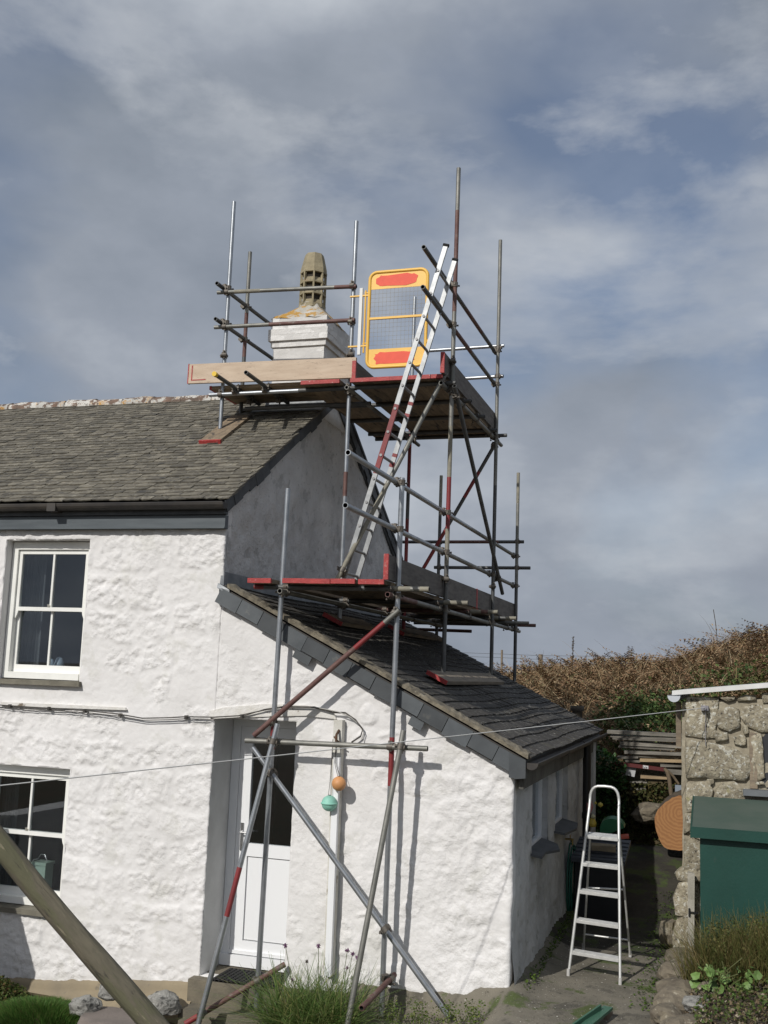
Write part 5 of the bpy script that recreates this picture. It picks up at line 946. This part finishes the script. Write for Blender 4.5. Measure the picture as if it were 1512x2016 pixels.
for i, (x, y, z, s, lab, mt, fl_) in enumerate(((-3.62, -.72, -.33, (.13, .12, .09), 'white and black lichened rock left of the flat slab', ROCKG, 0), (-3.53, -.44, -.27, (.13, .1, .08), 'pale rock peeking out of the green mat plant', ROCKG, 0), (-3.22, -.80, -.42, (.36, .3, .12), 'flat grey-pink slab among the bottom left stones', mat('slab_rock', (.20, .17, .15), (.15, .13, .115), 5, .9, bump=.5), 1), (-3.05, -.36, -.33, (.17, .14, .10), 'grey rock under the slanting pole by the plinth', ROCKG, 0), (-2.78, -.85, -.47, (.22, .2, .10), 'dark stone beside the foot of the raking tube', ROCKM, 0))):
    rock('garden_rock', lab, (x, y, z), s, mt, 30+i, flat=fl_)
# soil of the raised bed
us = np.arange(1.36, 4.0, .06); vv = np.arange(-2.0, 1.95, .06); U, V = np.meshgrid(us, vv); Z = .02+.16*sstep(1.36, 1.6, U)+.12*sstep(1.5, 2.4, U)+.05*(fbm(U*5, V*5, 4)-.5); I = np.arange(U.size).reshape(U.shape)
tag(npmesh('soil', np.stack([U, V, Z], -1).reshape(-1, 3), np.stack([I[:-1, :-1], I[:-1, 1:], I[1:, 1:], I[1:, :-1]], -1).reshape(-1, 4), mat('dark_soil', (.05, .04, .028), (.09, .072, .05), 14, .95, bump=1, bscale=50, spots=[((.2, .17, .13), 45, .66, .8)]), smooth=True), kind='structure')
def soilz(x): return .02+.16*sstep(1.36, 1.6, x)+.12*sstep(1.5, 2.4, x)
# ================================================================= plants
def clump(name, label, cat, cx, cy, z, rx, ry, n, L, w, lean_, droop, mt, seed, seg=4):
    rg = np.random.default_rng(seed); a = rg.uniform(0, 2*np.pi, n); r = np.sqrt(rg.random(n)); bx = cx+rx*r*np.cos(a); by = cy+ry*r*np.sin(a); bz = z if np.isscalar(z) else z(bx)
    t = thing(name, label, cat, (cx, cy, float(np.mean(bz)))); o = blades('foliage', np.stack([bx, by, np.broadcast_to(bz, n)], -1), rg.uniform(L[0], L[1], n), w, lean_, droop, mt, seg=seg, seed=seed+1); tag(o, kind='stuff'); put(o, t); return t
CHIVE = ramp_mat('chive_green', [(.035, .075, .015), (.09, .165, .038), (.16, .235, .07), (.065, .13, .026), (.27, .25, .10), (.11, .19, .05)], rough=.5, trans=.2)
chv = clump('chive_clump', 'big clump of flowering chives in front of the doorstep and scaffold feet', 'plant', -1.58, -.56, -.40, .36, .22, 1700, (.34, .74), .0058, (.03, .70), (.05, 1.0), CHIVE, 50)
for i, (px, py) in enumerate(((627, 1862), (562, 1862), (684, 1871), (694, 1878), (704, 1884), (604, 1893), (576, 1928), (683, 1905))):
    h = unproj(px, py, 1, -.5); root = Vector((h.x*.6-.4*1.56, -.52, -.35)); b = MB(); b.path([root, root.lerp(h, .5)+Vector((.02, 0, .04)), h], .0028, 5); s = put(b.build('flower_stem', mat('stem_green', (.10, .12, .045), rough=.7)), chv)
    b = MB(); k = .018 if i < 5 else .013
    for q in range(22): d = Vector([random.gauss(0, 1) for _ in range(3)]).normalized(); b.cyl(h, h+d*k*1.25, k*.25, 4, r2=k*.12)
    put(b.build('flower_head', mat('chive_flower', (.20, .09, .19), (.12, .05, .10), 60, .8) if i != 5 else mat('dead_flower', (.06, .045, .035), rough=.9)), chv)
rg = np.random.default_rng(70)
def mound(name, label, cat, cx, cy, z, rx, ry, h, n, size, mt, seed, blade=False):
    rg = np.random.default_rng(seed); a = rg.uniform(0, 2*np.pi, n); r = np.sqrt(rg.random(n)); x = cx+rx*r*np.cos(a); y = cy+ry*r*np.sin(a); hh = h*(1-r**2)*(.75+.5*fbm(x*6, y*6, 2))
    t = thing(name, label, cat, (cx, cy, z))
    o = blades('foliage', np.stack([x, y, z+hh*.7], -1), rg.uniform(.05, .10, n), size, (.1, .7), (0, .4), mt, seg=2, seed=seed) if blade else leaves('foliage', np.stack([x, y, z+hh*rg.uniform(.55, 1.05, n)], -1), size, mt, seed=seed)
    tag(o, kind='stuff'); put(o, t); return t
mound('mat_plant', 'bright green needle-leaved mat plant spilling over the bottom left rocks', 'plant', -4.02, -.78, -.50, .52, .36, .17, 9000, .0035, ramp_mat('mat_green', [(.035, .085, .015), (.07, .16, .03), (.05, .12, .02), (.12, .20, .05), (.09, .08, .03)], rough=.6, trans=.2), 80, True)
mound('bushy_plant', 'reddish green leafy low plant at the left edge under the shaded wall', 'plant', -4.75, -.50, -.55, .50, .32, .27, 4200, .016, ramp_mat('bushy_leaf', [(.03, .055, .012), (.07, .11, .025), (.10, .06, .025), (.05, .08, .02), (.14, .15, .04)], rough=.6, trans=.15), 81)
REED = ramp_mat('reedy', [(.06, .075, .02), (.11, .12, .035), (.17, .12, .05), (.08, .10, .025), (.22, .17, .08)], rough=.7, trans=.15)
clump('montbretia', 'tall thin green and brown stems crowding in front of the green storage box', 'plant', 2.25, .52, soilz, .85, .34, 5200, (.24, .62), .0038, (.02, .45), (0, .5), REED, 90)
clump('grass_tuft', 'fine grass tuft by the concrete post at the bed corner', 'plant', 1.58, .80, soilz, .16, .22, 500, (.15, .38), .0026, (.05, .6), (.05, .7), ramp_mat('tuft', [(.06, .09, .02), (.12, .13, .04), (.2, .17, .07)], rough=.7, trans=.15), 91)
n = 2600; x = 1.55+rg.random(n)*1.6; y = .25+rg.random(n)*.62; hz = soilz(x)+.10+rg.random(n)*.36; t = thing('shrubby_herb', 'small-leaved herb growing among the stems before the green storage box', 'plant', (2.3, .5, .25)); o = leaves('foliage', np.stack([x, y, hz], -1), .014, ramp_mat('herb_leaf', [(.05, .075, .02), (.09, .11, .03), (.14, .12, .04)], rough=.6, trans=.2), seed=92); tag(o, kind='stuff'); put(o, t)
n = 5000; x = rg.uniform(1.42, 3.2, n); y = rg.uniform(-1.0, .95, n); tag(leaves('leaf_litter', np.stack([x, y, soilz(x)+.012+.03*rg.random(n)], -1), .016, ramp_mat('litter', [(.03, .022, .014), (.12, .085, .05), (.22, .17, .11), (.05, .06, .02), (.34, .29, .22)], rough=.9), seed=95), 'dead leaves and bits littering the raised bed soil', 'leaf litter', kind='stuff')
n = 1600; x = rg.uniform(1.5, 3.0, n); y = rg.uniform(-.9, .5, n); tag(leaves('bed_weeds', np.stack([x, y, soilz(x)+.03+.12*rg.random(n)**2], -1), .016, ramp_mat('bedweed', [(.04, .07, .015), (.08, .13, .03), (.12, .12, .04)], rough=.6, trans=.2), seed=96), 'low green weeds scattered over the raised bed', 'weeds', kind='stuff')
n = 2200; x = 1.28+rg.normal(0, .16, n); y = rg.uniform(.0, 4.5, n); k = (x > .75) & (x < 1.36); x, y = x[k], y[k]; tag(leaves('moss', np.stack([x, y, pathz(x, y)+.012], -1), .014, ramp_mat('moss_green', [(.03, .06, .01), (.06, .10, .015), (.09, .13, .03)], rough=.9), seed=97, flat=2), 'green moss along the right edge of the side path', 'moss', kind='stuff')
n = 900; x = rg.uniform(.1, 1.35, n); y = rg.uniform(-.8, 2.6, n); tag(leaves('grit', np.stack([x, y, pathz(x, y)+.003], -1), .006, ramp_mat('grit_chips', [(.10, .09, .07), (.30, .28, .24), (.5, .48, .43), (.05, .045, .035)], rough=.9), seed=98, flat=3, aspect=.9), 'pale grit and chips scattered over the side path', 'grit', kind='stuff')
n = 420; y = rg.uniform(.0, 3.2, n); x = .10+rg.random(n)*.07; tag(leaves('wall_foot_weeds', np.stack([x, y, pathz(x, y)+.01+.04*rg.random(n)], -1), .012, MATS['moss_green'], seed=99), 'tiny weeds along the foot of the lean-to side wall', 'weeds', kind='stuff')
# mallow with rounded leaves, each leaf a piece
mal = thing('mallow', 'broad-leaved pale green mallow growing over the raised bed stones', 'plant', (1.72, .12, .2)); LEAFM = mat('mallow_leaf', (.11, .19, .045), (.15, .24, .07), 12, .55, rand=.3)
lme = []
for v in range(3):
    b = MB(); k = 9; ring_ = [Vector((math.cos(a)*(1+.12*math.cos(5*a)), math.sin(a)*(1+.12*math.cos(5*a)), .22*(math.cos(2*a+v)))) for a in np.linspace(0, 2*math.pi, 15, endpoint=False)]
    b.add([Vector((-.3, 0, 0))]+ring_, [(0, i+1, (i+1) % 15+1) for i in range(15)], 0, True); me = bpy.data.meshes.new('leaf'); me.from_pydata(b.v, [], b.f); me.materials.append(LEAFM); me.update(); lme.append(me)
for i in range(80):
    px = 1350+random.gauss(75, 42); py = random.uniform(1905, 2005); p = unproj(min(max(px, 1368), 1492), py, 1, .12+random.uniform(-.22, .2)); s = random.uniform(.018, .044)
    o = bpy.data.objects.new('leaf', lme[i % 3]); COL.objects.link(o); o.parent = mal; o.location = p-mal.location; o.scale = (s, s, s); o.rotation_euler = (random.uniform(.2, 1.2), random.uniform(-.5, .5), random.uniform(0, 6.28))
for i in range(9): b = MB(); b.path([(1.72, .15, .18), (1.72+random.uniform(-.12, .12), .1, .3), (1.72+random.uniform(-.25, .25), .05, .36+random.uniform(0, .14))], .004, 5); put(b.build('stalk', mat('mallow_stalk', (.12, .13, .05), rough=.7)), mal)
for i, (px, lab) in enumerate(((775, 'leafy weed at the wall foot just right of the chive clump'), (825, 'yellow-green weed between the chives and the brace end'), (885, 'small weed beside the lower end of the diagonal brace'), (930, 'feathery weed on the plinth left of the house corner'))):
    c = unproj(px, 2005, 1, -.42); m_ = 260; q = c+Vector((0, 0, 0)); rr_ = np.random.default_rng(200+i); P = np.stack([rr_.normal(q.x, .055, m_), rr_.normal(-.42, .04, m_), q.z+rr_.random(m_)**1.5*.17-.03], -1); t = thing('weed', lab, 'weed', q); o = leaves('foliage', P, .011, ramp_mat('weed_leaf', [(.06, .10, .02), (.12, .17, .04), (.16, .17, .05)], rough=.6, trans=.2), seed=210+i); tag(o, kind='stuff'); put(o, t)
    b = MB()
    for k in range(6): b.path([(q.x, -.42, q.z-.08), (q.x+random.uniform(-.07, .07), -.42+random.uniform(-.04, .04), q.z+random.uniform(.02, .14))], .002, 4)
    put(b.build('stalks', MATS['stem_green']), t)
n = 3500; x = rg.uniform(-2.9, .0, n); y = rg.uniform(-1.4, -.62, n); tag(blades('ground_cover', np.stack([x, y, np.full(n, -.52)], -1), rg.uniform(.05, .16, n), .004, (.1, .8), (.1, .6), CHIVE, seg=2, seed=220), 'low grassy weeds in the bed below the scaffold feet', 'weeds', kind='stuff')
# mullein stalk and twigs against the sky
b = MB(); p0 = Vector((-1.05, 12, 2.6)); b.path([p0, p0+Vector((.01, 0, .9))], .008, 5)
for i in range(34): h = .42+.48*random.random(); a = random.uniform(0, 6.28); q = p0+Vector((.012*h, 0, h)); b.cyl(q, q+Vector((math.cos(a)*.03, math.sin(a)*.03, .012)), .011, 5, r2=.004)
tag(b.build('seed_stalk', mat('dead_stalk', (.06, .045, .03), rough=.9)), 'dark dead seed stalk rising above the hill skyline', 'plant')
b = MB(); b.path([(1.69, 12, 3.4), (1.66, 12, 3.8), (1.62, 12, 4.08)], .007, 5); b.path([(1.68, 12, 3.6), (1.55, 12, 3.8)], .004, 4); tag(b.build('bare_twig', MATS['dead_stalk']), 'bare upright twig above the hill at right', 'twig')
# far fence
fen = thing('wire_fence', 'far post and wire fence on the skyline left of the hill', 'fence', (-6, 40, 3))
for x, s, z0, z1 in ((-7.92, .05, 2.2, 3.9), (-6.12, .10, 2.6, 3.75), (-4.7, .04, 2.8, 3.72)): b = MB(); b.cyl((x, 40, z0), (x, 40, z1), s, 8); put(b.build('fence_post', WOOD), fen)
for z in (3.55, 3.72): b = MB(); b.path([(-11, 40, z), (-7.9, 40, z-.01), (-6.1, 40, z-.03), (-3, 40, z+.03)], .011, 4); put(b.build('wire', BLACKPL), fen)
b = MB(); b.lathe((-.26, 6.45, 1.9), [(.07, 0), (.075, .30), (.10, .31), (.10, .38), (.085, .38), (.08, .34), (0, .34)], 14); tag(b.build('flue_pot', mat('flue_clay', (.11, .095, .07), (.07, .06, .05), 9, .9)), 'small dark flue pot behind the far corner of the lean-to roof', 'flue')
# foreground timber pole
b = MB(); p, q = Vector((-1.75, -5.5, 2.375)), Vector((.60, -5.45, .43)); k = 26; pts = []; n = 14; vs = []
d = (q-p).normalized(); a = d.cross(Vector((0, 1, 0))).normalized(); c = d.cross(a)
for i in range(k+1):
    for j in range(n): an = 2*math.pi*j/n; r = .047*(1+.05*math.cos(4*an))*(1+.07*mnoise.noise(Vector((i*.5, math.cos(an)*1.5, math.sin(an)*1.5)))); vs.append(Vector(((q-p).length*i/k, math.cos(an)*r+.006*math.sin(i*.5), math.sin(an)*r)))
b.add(vs, [(i*n+j, i*n+(j+1) % n, (i+1)*n+(j+1) % n, (i+1)*n+j) for i in range(k) for j in range(n)], 0, True); b.add(vs[-n:], [tuple(range(n))])
t = tag(b.build('timber_pole', mat('algae_timber', (.165, .145, .10), (.07, .062, .045), 9, .9, bump=1.0, bscale=45, stretch=(.22, 1, 1), spots=[((.105, .105, .055), 9, .53, .6), ((.03, .028, .022), 26, .60, .8), ((.24, .21, .145), 30, .62, .6)])), 'algae-stained timber pole slanting across the bottom left corner', 'pole'); M_ = Matrix((d, a, c)).transposed().to_4x4(); M_.translation = p; t.matrix_world = M_
# things lying at the bottom edge
b = MB(); b.obox(unproj(1133, 2030, 2, .05), unproj(1188, 1985, 2, .07)-unproj(1133, 2030, 2, .05), (.075, -.02, 0), (0, 0, .022)); b.obox(unproj(1126, 2026, 2, .055), unproj(1180, 1988, 2, .09)-unproj(1126, 2026, 2, .055), (.016, 0, 0), (0, 0, .04)); tag(b.build('green_trough', mat('trough_green', (.05, .13, .085), rough=.5)), 'pale green plastic channel end lying on the path at the bottom edge', 'channel')
b = MB(); P = [unproj(1178, 2030, 1, -.35), unproj(1192, 1996, 1, -.33), unproj(1207, 2030, 1, -.35)]; b.prism(P, (.015, .18, .01)); tag(b.build('roof_offcut', mat('offcut_brown', (.13, .10, .07), rough=.9)), 'brown wedge-shaped offcut standing on the path at the bottom edge', 'offcut')
# ================================================================= small things on the front wall
CAB = mat('cable_black', (.02, .018, .016), (.10, .09, .08), 14, .7); FLAKE = mat('flaking_paint', (.74, .725, .70), (.64, .62, .57), 7, .9, bump=.8, bscale=35, spots=[((.14, .10, .06), 6, .60, .9)])
def W2(px, py, y=-.035): return unproj(px, py, 1, y)
b = MB(); P = [W2(412, 1400, -.022), W2(440, 1393, -.022), W2(520, 1386, -.022), W2(600, 1388, -.022), W2(655, 1400, -.022), W2(662, 1416, -.022), W2(600, 1409, -.022), W2(520, 1411, -.022), W2(424, 1415, -.022), W2(412, 1412, -.022)]; b.prism(P, (0, .05, 0)); put(b.build('door_lintel', FLAKE), lean)
b = MB(); P = [W2(0, 1382), W2(120, 1387), W2(245, 1393), W2(248, 1398), W2(180, 1396), W2(100, 1393), W2(0, 1388)]; b.prism(P, (0, .06, 0)); put(b.build('string_course', FLAKE), cottage)
for k, (dy, r) in enumerate(((0, .006), (4, .004))):
    pts = [(-40, 1384), (0, 1388), (60, 1392), (110, 1395), (180, 1400), (235, 1406), (280, 1414), (330, 1413), (365, 1411), (420, 1412), (470, 1409), (520, 1398), (560, 1392), (620, 1393), (655, 1403), (680, 1404), (700, 1418), (714, 1436), (710, 1450), (692, 1462)]
    b = MB(); b.path([W2(x, y+dy*(1 if x < 500 else -.4), -.05) for x, y in pts], r, 6); tag(b.build('wall_cable', CAB), ('thick black cable clipped along the cottage front above the door', 'thin grey cable running just under the thick one along the front')[k], 'cable')
b = MB()
for x, y in ((18, 1389), (95, 1394), (165, 1399), (235, 1407), (365, 1411), (475, 1409)): p = W2(x, y, -.06); b.box(p.x-.012, p.x+.012, p.y, -.02, p.z-.022, p.z+.012)
put(b.build('cable_clip', CAB), cottage)
b = MB(); b.path([W2(620, 1392, -.05), W2(640, 1396, -.06), W2(668, 1402, -.07), W2(690, 1412, -.055), W2(706, 1425, -.05), W2(716, 1442, -.05), W2(712, 1456, -.05)], .005, 6); tag(b.build('loose_cable', mat('cable_grey', (.40, .39, .36), rough=.7)), 'loose pale cable looping round the top of the white wall post', 'cable')
# wall post with white pipe, hook and two floats
b = MB(); b.box(-1.655, -1.57, -.075, -.012, .0, 2.21, jit=.004); post2 = put(b.build('wall_post', mat('peeling_white', (.66, .65, .60), (.52, .50, .44), 7, .85, bump=.6, bscale=40, spots=[((.30, .26, .19), 5, .62, .8)])), lean)
b = MB(); b.box(-1.625, -1.568, -.125, -.080, .0, 1.88); put(b.build('pipe_casing', UPVC), lean)
b = MB(); b.path([(-1.60, -.08, 2.12), (-1.605, -.13, 2.08), (-1.60, -.14, 2.02), (-1.585, -.11, 1.98)], .012, 6); b.path([(-1.64, -.09, 2.06), (-1.60, -.12, 2.03), (-1.56, -.10, 2.0)], .008, 5); tag(b.build('rusty_hook', mat('rust', (.12, .06, .03), (.06, .035, .02), 20, .9)), 'rusty hook tangled with cord on the white wall post', 'hook')
def buoy(lab, x, z, r, c, rim, cordx):
    y = -.155; b = MB(); prof = [(max(.0005, r*math.sin(a)), -r*math.cos(a)) for a in np.linspace(0, math.pi, 17)]
    if rim: prof[8:9] = [(r, -.008), (r+.007, -.006), (r+.007, .006), (r, .008)]
    b.lathe((x, y, z), prof, 24); o = tag(b.build('fishing_float', mat('float_'+str(rim), c, tuple(k*.82 for k in c), 9, .55, spots=[(tuple(k*.55 for k in c), 14, .70, .6)])), lab, 'float')
    b = MB()
    for dx in (-.012, .012): b.path([(x+dx, y, z+r*.9), (cordx+dx*.4, -.15, z+r+.12), (cordx, -.135, 2.04)], .0025, 5)
    b.cyl((x, y, z+r-.004), (x, y, z+r+.004), .010, 8); b.build('cord', CAB, o)
buoy('orange round fishing float hanging on the white wall post', -1.553, 1.655, .0645, (.62, .30, .12), 0, -1.60)
buoy('mint green ribbed fishing float hanging left of the orange one', -1.636, 1.478, .070, (.27, .58, .47), 1, -1.635)
# things on the inner sills
b = MB(); b.box(-4.94, -4.79, .25, .39, .35, .60); can = tag(b.build('pale_green_tin', mat('tin_green', (.36, .46, .38), rough=.4)), 'pale green tin with wire handle behind the lower window pane', 'tin'); b = MB(); b.box(-4.95, -4.78, .24, .40, .602, .63); b.build('lid', MATS['tin_green'], can); b = MB(); b.path([(-4.99, .30, .60), (-4.97, .30, .64), (-4.92, .30, .655), (-4.89, .30, .70), (-4.84, .30, .70), (-4.81, .30, .64)], .006, 6); b.build('handle', mat('handle_steel', (.5, .5, .5), rough=.3, metal=.8), can)
b = MB(); b.lathe((-4.87, .32, 2.55), [(.0, 0), (.055, .005), (.06, .05), (.045, .09), (.03, .13), (0, .145)], 12); b.lathe((-4.97, .33, 2.55), [(.0, 0), (.04, .005), (.035, .06), (.018, .11), (0, .12)], 12); tag(b.build('china_ornament', mat('china', (.30, .36, .42), rough=.35)), 'pair of pale blue china ornaments on the upper window sill inside', 'ornament')

def curtain(x0, x1, z0, z1, y, seed):
    n = 40; rg_ = np.random.default_rng(seed); u = np.linspace(0, 1, n); yy = y+.018*np.sin(u*34+rg_.uniform(0, 6))+.01*np.sin(u*13); V = np.stack([np.concatenate([x0+(x1-x0)*u]*2), np.concatenate([yy, yy]), np.concatenate([np.full(n, z0), np.full(n, z1)])], -1)
    F = np.stack([np.arange(n-1), np.arange(1, n), np.arange(n+1, 2*n), np.arange(n, 2*n-1)], -1); return put(npmesh('curtain', V, F, mat('curtain_cloth', (.13, .135, .14), (.10, .105, .11), 6, .9), smooth=True), cottage)
curtain(-5.42, -5.17, 2.5, 3.9, .40, 1); curtain(-4.56, -4.38, 2.5, 3.9, .40, 2); curtain(-5.5, -5.30, .3, 1.6, .42, 3)
